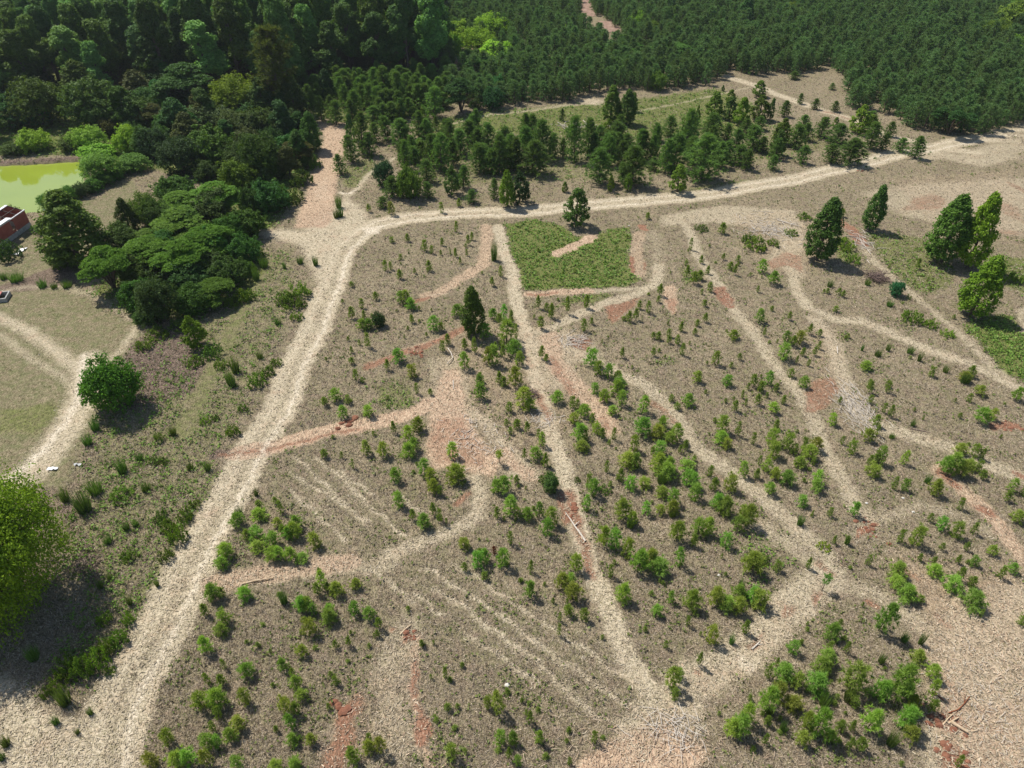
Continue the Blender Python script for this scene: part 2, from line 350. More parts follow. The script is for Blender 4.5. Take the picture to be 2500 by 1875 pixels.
stroke('red', tp(1200, 450, '1160,320 1170,345'), 1.4, .9, .5); stroke('chip', tp(1200, 450, '1140,380 1120,450 1130,560 1130,690'), 2.2, .6, .7); stroke('red', tp(1200, 450, '1085,560 1085,670'), .8, .85, .5); stroke('red', tp(1200, 450, '1185,600 1185,660'), .6, .7, .5)
poly('chip', tp(1200, 450, '1320,780 1420,780 1450,900 1440,990 1390,1000 1320,890'), .8, .7); poly('red', tp(1200, 450, '1330,880 1440,870 1440,1000 1390,1000'), .6, .7)
poly('green', tp(1200, 450, '100,310 350,262 540,320 640,400 780,420 900,340 1050,330 1072,450 1065,650 1135,740 1000,792 700,802 300,812 225,790 215,650 150,500'), 1.0, .9)
stroke('chip', tp(1200, 450, '770,415 640,480 510,540'), 2.0, 1.0, .6)
poly('green', tp(1200, 450, '620,860 900,840 960,860 850,920 700,920 450,960'), .6, .8)
T1 = tp(600, 450, '1850,330 1860,500 1840,620 1650,730 1500,830 1400,860')
stroke('chip', T1, 2.2, .7, .8); stroke('red', tp(600, 450, '1420,870 1300,905'), 1.0, .7, .6); stroke('white', tp(600, 450, '1430,850 1540,845'), 1.2, .45, .8)
stroke('red', tp(600, 450, '1720,1090 1560,1180 1400,1240 1200,1300 950,1410'), 1.5, .72, .9); stroke('chip', tp(600, 450, '1560,1190 1380,1230 1200,1290 1000,1390'), 1.4, .7, .7)
poly('green', tp(600, 900, '980,100 1250,80 1350,230 1200,330 980,300'), .5, 1.5); poly('green', tp(1200, 450, '1270,1350 1440,1340 1440,1400 1290,1410'), .55, .8)
poly('green', tp(1200, 450, '1420,640 1580,680 1620,760 1480,780'), .5, 1.0)
# right hand side
poly('straw', tp(1800, 450, '-600,240 -100,150 450,200 540,300 520,450 540,700 420,820 330,640 200,640 300,420 100,330 -200,300 -600,330'), .75, 1.4)
poly('red', tp(1800, 450, '200,600 380,520 520,560 520,700 400,640 260,660'), .6, 1.0)
V2 = [(2030, 520), (2060, 550), (2101, 590), (2135, 635), (2180, 680), (2275, 755), (2338, 814), (2417, 887), (2480, 940), (2560, 1000)]
stroke('straw', V2, 1.8, .7, .8); stroke('red', [(2035, 528), (2070, 555), (2105, 595)], 2.0, .85, .7)
V3 = [(1927, 640), (1940, 700), (1975, 750), (2040, 780), (2110, 785), (2180, 814), (2275, 855), (2370, 887), (2460, 935), (2560, 990)]
stroke('straw', V3, 2.3, .85, 1.0); stroke('white', V3[4:], .6, .4, .7)
stroke('straw', [(1990, 780), (2040, 850), (2065, 950), (2090, 1010), (2150, 1040), (2250, 1070), (2350, 1100), (2430, 1140), (2560, 1190)], 2.8, .8, 1.2)
poly('red', tp(1800, 900, '500,200 560,70 750,60 800,150 700,300 620,330 500,350'), .65, .9); stroke('red', tp(1800, 900, '1980,440 2150,440'), 1.4, .8, .6); stroke('red', tp(1800, 900, '2130,800 2230,850'), 1.0, .7, .6)
stroke('straw', tp(1800, 900, '700,640 800,860 880,1010'), 1.5, .5, 1.2)
V5 = tp(1800, 900, '1560,790 1750,960 1900,1080 2050,1240 2200,1420 2330,1560')
stroke('chip', V5, 2.0, .75, .8); stroke('red', tp(1800, 900, '1570,800 1680,900'), 1.2, .8, .6); stroke('red', tp(1800, 900, '1870,1080 1980,1130'), 1.2, .75, .6)
poly('red', tp(1800, 900, '900,1310 920,1220 1080,1180 1100,1210 980,1290'), .85, .5)
stroke('straw', tp(1800, 900, '880,1280 1150,1130 1400,1060 1650,1120 1860,1200 2000,1280'), 2.0, .55, 1.0)
stroke('straw', tp(1800, 1375, '200,-280 440,-120 640,10 900,180 1100,250 1300,380 1450,500 1550,700 1620,900'), 2.6, .72, 1.2)
stroke('red', tp(1800, 1375, '640,0 740,90'), 1.0, .6, .7); stroke('red', tp(1800, 1375, '980,280 1060,330'), .8, .7, .5); stroke('red', tp(1800, 1375, '1270,20 1380,110'), 1.0, .6, .6); stroke('red', tp(1800, 1375, '1520,390 1620,480'), 1.0, .6, .7)
poly('straw', [(2260, 1500), (2330, 1430), (2400, 1440), (2600, 1380), (2600, 1960), (2250, 1960), (2230, 1830), (2270, 1730), (2270, 1620)], .85, 2.0)
poly('chip', tp(1800, 1375, '1450,500 1600,600 1750,900 1900,1000 2300,900 2300,1900 1500,1900 1550,1500 1500,1200 1560,950'), .7, 2.0)
poly('red', tp(1800, 1375, '1490,1160 1600,1110 1720,1150 1810,1250 1650,1300 1500,1250'), .85, 1.0); poly('red', tp(1800, 1375, '1560,1480 1700,1380 1770,1450 1720,1700 1540,1700'), .9, .9)
poly('red', tp(1800, 1375, '1550,780 1700,830 1760,1100 1650,1100 1560,950'), .5, 1.2); poly('red', tp(1800, 1375, '1900,150 1960,200 1960,420 1900,380'), .45, 1.2)
poly('green', [(2345, 800), (2417, 767), (2475, 767), (2483, 808), (2600, 830), (2600, 960), (2455, 915), (2417, 861)], .95, 1.0)
poly('green', tp(1800, 450, '950,370 1450,400 1700,650 1650,800 1500,860 1300,800 1050,500'), .55, 1.5); poly('green', tp(1800, 450, '1960,560 2300,560 2300,900 2050,780'), .7, 1.5)
poly('green', tp(1800, 450, '700,380 900,430 980,600 800,620 740,500'), .55, 1.0); poly('green', tp(1800, 450, '1700,700 1900,650 1950,900 1720,1000'), .35, 1.5)
poly('green', tp(1800, 900, '0,1250 400,1200 560,1500 200,1700 0,1600'), .35, 2.5)
poly('straw', tp(1800, 450, '2130,950 2300,930 2300,1170 2170,1110'), .7, 1.0)
def cut(k, pts, wm, val, soft):
    global PY
    Q = world(pts); s_ = region(Q, wm/2+soft+1); PY = WY[s_]; d = seg_dist(WX[s_], Q); MASK[k][s_] *= (1-val*np.clip((wm/2+soft/2-d)/soft, 0, 1)).astype(np.float32)
cut('straw', road1, .7, .32, .8); cut('straw', road2, .6, .28, .8)
WS[0] = 1.0
for pl_, v_ in (([(1080, 800), (1250, 760), (1460, 800), (1480, 1000), (1440, 1060), (1300, 1150), (1150, 1180), (1000, 1120), (1000, 960)], .36), ([(2150, 1300), (2330, 1380), (2520, 1330), (2600, 1700), (2600, 1900), (2250, 1900), (2200, 1500)], .5), ([(1480, 1780), (1650, 1640), (1900, 1470), (2060, 1380), (2120, 1440), (1950, 1560), (1760, 1720), (1640, 1860)], .42),
                ([(1750, 520), (1900, 500), (2080, 540), (2000, 700), (1850, 680)], .35), ([(1920, 760), (2080, 800), (2120, 980), (1980, 1000)], .36), ([(820, 1600), (1060, 1560), (1120, 1900), (760, 1900)], .35), ([(2150, 430), (2520, 400), (2520, 620), (2250, 560)], .35)):
    poly('chip', pl_, v_/.9, 5.0)
# pond
POND = [(-260, 412), (0, 402), (100, 396), (187, 392), (203, 396), (198, 420), (206, 449), (190, 475), (120, 490), (100, 512), (45, 517), (0, 505), (-120, 520), (-300, 500)]
poly('pond', POND, 1.0, 1.6); stroke('brown', [(-260, 405), (0, 396), (187, 386)], 1.2, .9, .8); MASK['lawn'] *= (1-MASK['pond'])

g2 = np.random.default_rng(3)
def smooth_noise(nx, ny):
    return sum(a*np.sin(GX*f1+GY*f2+p) for a, f1, f2, p in ((.05, .31, .22, 0), (.04, -.17, .41, 2), (.025, .9, -.6, 1), (.02, 1.3, 1.1, 4)))
GZ = smooth_noise(0, 0)*np.clip((np.abs(GY) < 400), 0, 1)
GZ = GZ-.05*MASK['straw']-1.3*MASK['pond']-.03*MASK['red']
GZ[0:4] = 0; GZ[-5:] = 0
verts = np.stack([GX, GY, GZ], -1).reshape(-1, 3)
ii, jj = np.meshgrid(np.arange(NY-1), np.arange(NX-1), indexing='ij'); a0 = (ii*NX+jj).ravel()
faces = np.stack([a0, a0+1, a0+NX+1, a0+NX], -1)

def ground_material():
    m, t, out = new_mat('field_ground')
    tc = N(t, 'ShaderNodeTexCoord'); P = tc.outputs['Object']
    def noise(s, det=5, rough=.6, stretch=None, rot=0):
        n = N(t, 'ShaderNodeTexNoise'); n.inputs['Scale'].default_value = s; n.inputs['Detail'].default_value = det; n.inputs['Roughness'].default_value = rough
        if stretch:
            mp = N(t, 'ShaderNodeMapping'); mp.inputs[3].default_value = stretch; mp.inputs[2].default_value = (0, 0, rot); t.links.new(P, mp.inputs[0]); t.links.new(mp.outputs[0], n.inputs[0])
        else: t.links.new(P, n.inputs[0])
        return n.outputs[0]
    big = noise(.12, 4); mid = noise(.9, 6, .7); fine = noise(7.5, 4, .8); fib = noise(9, 4, .7, (1, .35, 1), .6); fib2 = noise(9, 4, .7, (.35, 1, 1), .2)
    def ramp(x, lo, hi): 
        n = N(t, 'ShaderNodeMapRange'); n.clamp = True; t.links.new(x, n.inputs[0]); n.inputs[1].default_value = lo; n.inputs[2].default_value = hi; return n.outputs[0]
    at1 = N(t, 'ShaderNodeAttribute', attribute_name='mA'); at2 = N(t, 'ShaderNodeAttribute', attribute_name='mB')
    s1 = N(t, 'ShaderNodeSeparateColor'); t.links.new(at1.outputs['Color'], s1.inputs[0]); s2 = N(t, 'ShaderNodeSeparateColor'); t.links.new(at2.outputs['Color'], s2.inputs[0])
    straw, red, green, lawn = s1.outputs[0], s1.outputs[1], s1.outputs[2], at1.outputs['Alpha']
    white, brown, chip, pond = s2.outputs[0], s2.outputs[1], s2.outputs[2], at2.outputs['Alpha']
    nf = mth(t, 'MULTIPLY_ADD', fine, .55, mth(t, 'MULTIPLY', mid, .45))
    def mask(x, k=1.1, lo=.28, hi=.62):
        return ramp(mth(t, 'ADD', x, mth(t, 'MULTIPLY_ADD', nf, k, -k/2)), lo, hi)
    f1 = ramp(fine, .42, .60); f2 = ramp(fib, .40, .62); f3 = ramp(fib2, .40, .62); m1 = ramp(mid, .36, .64); b1 = ramp(big, .38, .62)
    base = mixc(t, (.115, .086, .056), (.375, .305, .218), f1)
    base = mixc(t, base, (.135, .145, .072), mth(t, 'MULTIPLY', m1, .6))
    base = mixc(t, base, (.33, .265, .195), mth(t, 'MULTIPLY', f2, .45))
    base = mixc(t, base, mixc(t, (.17, .125, .10), (.17, .165, .08), m1), mth(t, 'MULTIPLY', b1, .6))
    lawnc = mixc(t, mixc(t, (.125, .105, .062), (.29, .245, .165), f1), (.12, .14, .058), mth(t, 'MULTIPLY', ramp(mid, .42, .60), .6))
    greenc = mixc(t, mixc(t, (.055, .062, .022), (.17, .195, .06), f1), (.22, .23, .09), mth(t, 'MULTIPLY', f3, .4))
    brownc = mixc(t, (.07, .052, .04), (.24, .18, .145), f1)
    strawc = mixc(t, mixc(t, (.20, .17, .105), (.47, .40, .285), ramp(fine, .40, .58)), (.62, .54, .41), mth(t, 'MULTIPLY', f3, .6))
    chipc = mixc(t, mixc(t, (.23, .145, .10), (.40, .285, .20), f1), (.54, .43, .31), mth(t, 'MULTIPLY', f2, .8))
    redc = mixc(t, (.17, .085, .055), (.32, .185, .125), f1)
    whitec = mixc(t, (.45, .38, .28), (.72, .65, .53), f1)
    strawc = mixc(t, strawc, (.36, .225, .155), mth(t, 'MULTIPLY', ramp(noise(.45, 4, .7), .52, .70), .35))
    c = mixc(t, base, lawnc, mask(lawn, .8))
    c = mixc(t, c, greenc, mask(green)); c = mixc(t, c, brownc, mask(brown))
    c = mixc(t, c, strawc, mask(straw, 1.35, .26, .84)); c = mixc(t, c, chipc, mask(chip, 1.1, .28, .72)); c = mixc(t, c, redc, mask(red, 1.5, .35, .75)); c = mixc(t, c, whitec, mask(white, 1.2, .40, .75))
    fa, fb_, fc, fd_ = (noise(11, 3, .7, (1, .22, 1), a_) for a_ in (.3, 1.1, 1.9, 2.7))
    grain = ramp(mth(t, 'MAXIMUM', mth(t, 'MAXIMUM', fa, fb_), mth(t, 'MAXIMUM', fc, fd_)), .52, .66); gr2 = ramp(noise(2.0, 5, .75), .38, .62)
    gcol = mixc(t, mixc(t, (.50, .50, .45), (.92, .93, .86), gr2), (1.50, 1.44, 1.38), grain)
    c = mixc(t, c, gcol, mth(t, 'MULTIPLY_ADD', straw, -.45, 1.0), 'MULTIPLY')
    c = mixc(t, c, (.16, .14, .05), pond)
    p = N(t, 'ShaderNodeBsdfPrincipled'); t.links.new(c, p.inputs['Base Color']); p.inputs['Roughness'].default_value = .95; p.inputs['Specular IOR Level'].default_value = .08
    b = N(t, 'ShaderNodeBump'); b.inputs['Strength'].default_value = .45; b.inputs['Distance'].default_value = .14; t.links.new(nf, b.inputs['Height']); t.links.new(b.outputs[0], p.inputs['Normal'])
    t.links.new(p.outputs[0], out.inputs[0]); return m
M_ground = ground_material()
me = make_mesh('ground', [(verts, faces, 0)], [M_ground], smooth=True)
for nm, ks in (('mA', ('straw', 'red', 'green', 'lawn')), ('mB', ('white', 'brown', 'chip', 'pond'))):
    at = me.attributes.new(nm, 'FLOAT_COLOR', 'POINT')
    at.data.foreach_set('color', np.stack([MASK[k].ravel() for k in ks], -1).astype(np.float32).ravel())
tag(link('ground', me), kind='structure')
def sample(k, X, Y):
    A_ = GZ if k == 'z' else MASK[k]
    return A_[np.clip(np.searchsorted(ys, Y), 0, NY-1), np.clip(np.searchsorted(xs, X), 0, NX-1)]
def zat(X, Y): return float(sample('z', np.array([X]), np.array([Y]))[0])

# pond water
def water():
    m, t, out = new_mat('pond_water'); tc = N(t, 'ShaderNodeTexCoord')
    no = N(t, 'ShaderNodeTexNoise'); no.inputs['Scale'].default_value = .12; t.links.new(tc.outputs['Object'], no.inputs[0])
    p = N(t, 'ShaderNodeBsdfPrincipled'); t.links.new(mixc(t, (.22, .29, .028), (.29, .35, .045), no.outputs[0]), p.inputs['Base Color'])
    p.inputs['Roughness'].default_value = .03; p.inputs['IOR'].default_value = 1.75
    n2 = N(t, 'ShaderNodeTexNoise'); n2.inputs['Scale'].default_value = 1.6; t.links.new(tc.outputs['Object'], n2.inputs[0])
    b = N(t, 'ShaderNodeBump'); b.inputs['Strength'].default_value = .05; b.inputs['Distance'].default_value = .05; t.links.new(n2.outputs[0], b.inputs['Height']); t.links.new(b.outputs[0], p.inputs['Normal'])
    t.links.new(p.outputs[0], out.inputs[0]); return m
PW = world(POND); cx = sum(p[0] for p in PW)/len(PW); cy = sum(p[1] for p in PW)/len(PW)
pv = np.array([(cx+(p[0]-cx)*1.04, cy+(p[1]-cy)*1.06, -.42) for p in PW]+[(cx, cy, -.42)]); n_ = len(PW)
tag(link('pond_water', make_mesh('pond_water', [(pv, np.array([(n_, i, (i+1) % n_) for i in range(n_)]), 0)], [water()])), kind='structure')

# ------------------------------------------------------------------ plant prototypes
def pine_arrays(h, rad, whorls, nb, tufts, k, nl, nw, seed, bare=.12, power=.85, trunk_r=None):
    g = np.random.default_rng(seed); C = []; D = []; tubes = []
    lean = g.uniform(-.04, .04, 2)*h
    tr = trunk_r or h*.018
    tubes.append(tube([(0, 0, -.1), (lean[0]*.3, lean[1]*.3, h*.45), (lean[0], lean[1], h*.95)], [tr*1.3, tr*.8, tr*.25], 6))
    for i in range(whorls):
        f = (i+.5*g.random())/whorls; z = h*(bare+(1-bare)*f*.95); L = rad*max(.12, (1-f)**power)*g.uniform(.75, 1.15)
        if f < .15: L *= .75
        ph = g.uniform(0, 6.28)
        for b in range(nb):
            if g.random() < .10: continue
            a = ph+6.283*b/nb+g.normal()*.25; up = .25+.65*f+g.normal()*.08; l = L*g.uniform(.7, 1.25)
            d = np.array([math.cos(a), math.sin(a), up]); o = np.array([lean[0]*f, lean[1]*f, z])
            if h > 3: tubes.append(tube([o, o+d*l*.9], [tr*.3, tr*.08], 3))
            for s in range(tufts):
                q = (s+1)/tufts
                C.append(o+d*l*q+g.normal(size=3)*l*.10); D.append(unit(d*np.array([1, 1, 1.0])+np.array([0, 0, .35])))
    top = np.array([lean[0], lean[1], h*.93]); 
    for _ in range(3): C.append(top+g.normal(size=3)*h*.012); D.append(np.array([0, 0, 1.]))
    C = np.repeat(np.array(C), k, 0); D = np.repeat(np.array(D), k, 0)
    D = unit(D*.75+rdir(len(D), g)*.9); n = len(C)
    v, f = blades(C+rdir(n, g)*nl*.12, D, nl*g.uniform(.6, 1.2, n), np.full(n, nw), g)
    return (v, f), merge(tubes)
def crown_arrays(kind, h, r, seed, clumps, leaves, size):
    g = np.random.default_rng(seed); cc = []; cr = []; tubes = []; nrm = []
    tr = h*.02+.03
    if kind == 'oval':                                # upright poplar / sweetgum
        for i in range(clumps):
            f = g.random()**.9; z = h*(.10+.88*f); rr = r*(math.sin(math.pi*min(1, (.12+.88*(1-f))**.75)*.62)/math.sin(math.pi*.5))*g.uniform(.70, 1.06)
            rr = r*min(1.0, 1.35*(1-f)**.62)*(.72+.28*min(1, f*5))*g.uniform(.55, 1.08); a = g.uniform(0, 6.283)
            cc.append((rr*math.cos(a), rr*math.sin(a), z)); cr.append(r*g.uniform(.14, .24)); nrm.append((math.cos(a)*.7, math.sin(a)*.7, .6))
        tubes.append(tube([(0, 0, -.2), (0, 0, h*.5), (0, 0, h*.92)], [tr*1.2, tr*.7, tr*.15], 7))
    elif kind == 'round':                             # low domed crown
        lob = []
        for i in range(9):
            a = 6.283*i/9+g.uniform(-.3, .3); q = (0 if i == 0 else g.uniform(.35, .58))*r; z = h*(.60 if i == 0 else g.uniform(.28, .52))
            lob.append((q*math.cos(a), q*math.sin(a), z, r*(.6 if i == 0 else g.uniform(.40, .55)), h*.39 if i == 0 else min(h*.42, z+h*.02)))
        for i in range(clumps):
            l = lob[g.integers(len(lob))]; d = rdir(1, g)[0]; d[2] = d[2] if g.random() < .35 else abs(d[2]); q = g.uniform(1.1, 1.38) if g.random() < .12 else g.uniform(.72, 1.08)
            cc.append((l[0]+d[0]*l[3]*q, l[1]+d[1]*l[3]*q, max(.06*h, l[2]+d[2]*l[4]*q))); cr.append(r*g.uniform(.10, .18)); nrm.append(tuple(d))
        for l in lob[:5]: tubes.append(tube([(0, 0, -.2), (l[0]*.5, l[1]*.5, h*.25), (l[0]*.9, l[1]*.9, l[2])], [tr, tr*.6, tr*.2], 5))
    elif kind == 'flat':                              # mimosa: tiers of feathery level sprays
        lob = []
        for i in range(11):
            a = g.uniform(0, 6.283); q = math.sqrt(g.random())*.72*r; lob.append((q*math.cos(a), q*math.sin(a), h*(1.0-.45*(q/r)**1.3-g.uniform(0, .28)), r*g.uniform(.25, .42)))
        for l in lob: tubes.append(tube([(0, 0, -.2), (l[0]*.35, l[1]*.35, l[2]*.5), (l[0], l[1], l[2]-.2)], [tr, tr*.7, tr*.25], 5))
        for i in range(clumps):
            l = lob[g.integers(len(lob))]; a = g.uniform(0, 6.283); q = math.sqrt(g.random())*l[3]
            cc.append((l[0]+q*math.cos(a), l[1]+q*math.sin(a), l[2]-.45*q*q/l[3]-abs(g.normal())*.03*h)); cr.append(r*g.uniform(.07, .13)); nrm.append((0, 0, 1))
    elif kind == 'forest':                            # tall crown of stacked leafy boughs
        lob = []
        for i in range(13):
            f = i/12.0; z = h*(.34+.58*f); a = g.uniform(0, 6.283); q = r*.58*(1-f)**.5*g.uniform(.5, 1.1); lob.append((q*math.cos(a), q*math.sin(a), z, r*g.uniform(.34, .52)*(1.05-.45*f)))
        for l in lob: tubes.append(tube([(0, 0, l[2]*.7), (l[0], l[1], l[2])], [tr*.5, tr*.15], 4))
        tubes.append(tube([(0, 0, -.3), (0, 0, h*.5), (0, 0, h*.9)], [tr*1.1, tr*.8, tr*.2], 7))
        for i in range(clumps):
            l = lob[g.integers(len(lob))]; d = rdir(1, g)[0]; d[2] = d[2]*.9+.12; q = g.uniform(.75, 1.1)
            cc.append((l[0]+d[0]*l[3]*q, l[1]+d[1]*l[3]*q, l[2]+d[2]*l[3]*q)); cr.append(r*g.uniform(.09, .17)); nrm.append(tuple(d))
    elif kind == 'shrub':                             # loose low weeds and brambles
        for i in range(clumps):
            a = g.uniform(0, 6.283); q = math.sqrt(g.random())*r; z = h*g.uniform(.15, 1.0)*(1-.6*(q/r)**2)
            cc.append((q*math.cos(a), q*math.sin(a), z)); cr.append(r*g.uniform(.10, .2)); nrm.append((0, 0, 1))
        for i in range(6):
            a = g.uniform(0, 6.283); tubes.append(tube([(0, 0, -.1), (r*.7*math.cos(a), r*.7*math.sin(a), h*.7)], [.025, .008], 3))
    cc = np.array(cc); cr = np.array(cr); nrm = unit(np.array(nrm)); n = len(cc)
    C = np.repeat(cc, leaves, 0); q = rdir(n*leaves, g)*(g.random(n*leaves)**.4)[:, None]
    if kind == 'flat': q = q*np.array([1, 1, .28])
    C = C+q*np.repeat(cr, leaves)[:, None]
    Nn = unit(np.repeat(nrm, leaves, 0)*(.9 if kind == 'flat' else .55)+q*.5+rdir(len(C), g)*(.8 if kind == 'flat' else .8)+np.array([0, 0, .25]))
    return quads(C, Nn, size, g, .8), merge(tubes)
PROTO = {}
def proto(kind, arrs, leafmat):
    (lv, lf), (tv, tf) = arrs
    PROTO.setdefault(kind, []).append((make_mesh('crown', [(lv, lf, 0)], [leafmat]), make_mesh('trunk', [(tv, tf, 0)], [M_bark])))
for s in range(8): proto('sapling', pine_arrays(1.6, (.50, .62, .70)[s % 3], (6, 8, 9)[s % 3], 5+s % 2, 2, 24, (.22, .25, .28)[(s+1) % 3], .038, 100+s, (.04, .12, .2)[(s//2) % 3], (.45, .65, .85)[s % 3]), M_needle)
for s in range(2): proto('sapling_slim', pine_arrays(1.7, .38, 9, 5, 1, 26, .23, .036, 120+s, .06, .6), M_needle)
for s in range(2): proto('sapling_tall', pine_arrays(2.0, .5, 5, 5, 2, 20, .24, .034, 130+s, .50, .55), M_needle)
for s in range(4): proto('pine', pine_arrays(6.0, 1.9, 13, 7, 3, 20, .46, .075, 200+s, .05, .68), M_needle)
for s in range(2): proto('tall_pine', pine_arrays(17.0, 4.2, 16, 7, 4, 18, 1.0, .16, 230+s, .30, .5), M_needle)
for s in range(3): proto('oval', crown_arrays('oval', 10, 2.5, 300+s, 330, 26, .33), M_leaf)
for s in range(2): proto('small', crown_arrays('oval', 5, 1.6, 320+s, 130, 24, .26), M_leaf)
for s in range(6): proto('round', crown_arrays('round', 5, 3.0, 340+s, 430, 24, .20+.02*s), M_leaf)
for s in range(3): proto('flat', crown_arrays('flat', 6, 4.0, 360+s, 900, 28, .22), M_leaf)
for s in range(4): proto('forest', crown_arrays('forest', 20, 5.0, 380+s, 900, 26, .50), M_leaf)
for s in range(3): proto('shrub', crown_arrays('shrub', 1.0, 1.3, 400+s, 60, 14, .16), M_leaf)
proto('big', crown_arrays('round', 8.5, 5.2, 430, 1700, 36, .17), M_leaf)
DIMS = {'sapling': (1.6, 1.25), 'sapling_slim': (1.7, .8), 'sapling_tall': (2.0, 1.1), 'pine': (6.0, 3.7), 'tall_pine': (17, 8), 'oval': (10, 4.9), 'small': (5, 3.2), 'round': (5, 5.7), 'flat': (6, 8.0), 'forest': (20, 9.4), 'shrub': (1.0, 2.6), 'big': (8.5, 10.2)}
NAMES = {'sapling': 'pine_sapling', 'sapling_slim': 'pine_sapling', 'sapling_tall': 'pine_sapling', 'pine': 'young_pine', 'tall_pine': 'tall_pine', 'oval': 'broadleaf_tree', 'small': 'broadleaf_tree', 'round': 'bushy_tree', 'flat': 'mimosa_tree', 'forest': 'forest_tree', 'shrub': 'shrub', 'big': 'broadleaf_tree'}
THINGS = []
def plant(kind, px, py, wpx, hpx, color=(1, 1, 1), X=None, Y=None, W=None, H=None, cat='tree', reg=None, noun=None, tone=''):
    """One plant standing on the ground; measured either from the photo or in metres."""
    if X is None:
        X, Y = ground(px, py); s = mpp(py)
        W = wpx/s; X, Y = ground(px, py-W*.22*s*.6 if kind.startswith('sap') else py)
        H = max(.35, height_to(Y, py-hpx))
        if kind in ('round', 'flat', 'big', 'shrub'): H *= .84; Y += W*.18
    i = random.randrange(len(PROTO[kind])); cm, tm = PROTO[kind][i]
    h0, w0 = DIMS[kind]
    r = bpy.data.objects.new(NAMES[kind], None); col.objects.link(r); r.empty_display_size = .3
    r.location = (X, Y, zat(X, Y)-.02); r.rotation_euler = (random.gauss(0, .03), random.gauss(0, .03), random.uniform(0, 6.283))
    q = W/w0; r.scale = (q*random.uniform(.93, 1.07), q*random.uniform(.93, 1.07), H/h0)
    v = random.uniform(.9, 1.1); c = link('crown', cm, r, tuple(a*v for a in color)); link('trunk', tm, r)
    sxp, syp = pix(X, Y, H*.5)
    THINGS.append(dict(o=r, x=sxp, y=syp, H=H, W=W, kind=kind, reg=reg, cat=cat, noun=noun, tone=tone, color=color))
    return r
exec_data = True
#DATA
# ------------------------------------------------------------------ pine saplings (base x, base y, width, height in photo tiles)
SAP = []
SAP += tile(600, 450, '''950 210 40 60;1130 240 50 120;1510 220 50 80;1645 170 40 60;1625 370 40 80;1250 440 40 60;1130 450 50 40;1380 510 60 80;1435 530 40 60;1515 470 30 60;1715 470 40 80;1745 430 40 60;1620 560 30 70;1655 610 22 50;1705 550 25 50;1505 540 22 40;1195 580 40 40;1080 670 45 80;1120 660 40 60;1415 670 50 80;1190 730 50 70;1305 690 25 40;820 790 40 40;1965 710 40 80;1900 780 40 70;
1005 890 50 60;895 950 50 70;1205 925 60 110;1240 935 70 125;1275 970 70 100;820 1030 60 90;915 1030 40 60;900 1120 70 90;950 1120 70 90;1285 1070 40 60;1445 1140 70 130;1510 1130 50 60;1630 1030 80 110;945 1260 50 110;880 1240 30 40;820 1300 30 50;1855 1200 90 130;
1990 1050 50 140;1905 1050 60 100;1955 1080 50 80;2050 1070 40 100;2010 1250 120 220;2085 1190 40 110;2060 1330 110 130;2110 1400 60 120;1985 1340 50 100;1560 1240 50 80;1520 1290 50 80;1180 1380 100 120;1095 1430 50 80;1285 1490 80 110;820 1390 50 50;855 1510 60 80;900 1530 40 40;1720 1190 30 60;
1690 1430 70 150;1730 1440 100 170;1765 1300 50 110;1690 1270 50 80;1870 1390 70 150;1905 1400 80 180;1925 1310 50 90;1955 1540 50 90;1990 1560 60 70;2080 1570 100 170;1810 1570 70 110''')
SAP += tile(1200, 450, '''1205 265 40 50;1535 500 35 90;1615 610 35 60;1785 580 35 50;1900 600 50 50;1840 660 50 60;1870 700 40 80;2085 690 60 120;2170 780 80 120;2050 830 30 50;1505 720 50 90;1560 770 60 90;1600 740 60 70;1665 690 35 60;1500 630 40 40;1680 830 50 70;1620 850 30 40;1775 380 60 80;
1295 860 50 90;1285 910 40 50;1140 960 40 60;1205 990 50 90;1110 1050 50 90;1060 1060 50 80;1020 1050 40 30;1640 940 50 50;1645 1060 45 70;1585 1090 40 50;1460 1130 40 70;1565 1160 40 50;1365 1180 50 60;1365 1230 40 60;1285 1200 50 60;1245 1190 40 50;1430 1240 50 70;1245 1330 40 60;1465 1320 50 90;1005 1340 40 80;1860 1200 70 80;1525 1240 20 30;1720 1400 50 120;1910 1350 40 50;1845 1410 40 40;1580 1540 80 100;1815 1560 80 90;2015 1560 60 90;2130 1550 60 120;2065 1580 50 60;2065 1080 60 120;2100 1170 30 60;2160 980 30 40;
360 960 45 100;425 980 50 60;460 1030 50 110;585 1000 40 130;730 960 50 100;380 1110 60 90;710 1130 60 90;770 1080 40 50;60 710 40 80;385 1340 50 90;420 1370 40 60;760 1410 100 150;820 1480 80 120;900 1500 80 120;970 1510 70 70;990 1580 90 100''')
SAP += tile(1800, 450, '''185 700 55 120;275 780 75 120;150 830 30 50;1380 650 50 80;755 980 60 40;690 840 40 40;780 850 40 50;810 870 40 50;160 1070 50 110;395 1050 40 60;370 1230 60 100;350 1360 100 140;470 1240 90 110;420 1250 60 80;550 1160 40 80;630 1170 50 50;625 1270 40 60;500 1320 40 60;590 1320 40 60;455 1380 30 60;545 1400 35 50;410 1480 60 60;510 1570 70 100;240 1530 60 100;120 1560 60 80;985 1440 80 80;1010 1570 50 60;1150 1570 40 50;800 250 50 60;1490 1480 60 70;1790 1480 60 80''')
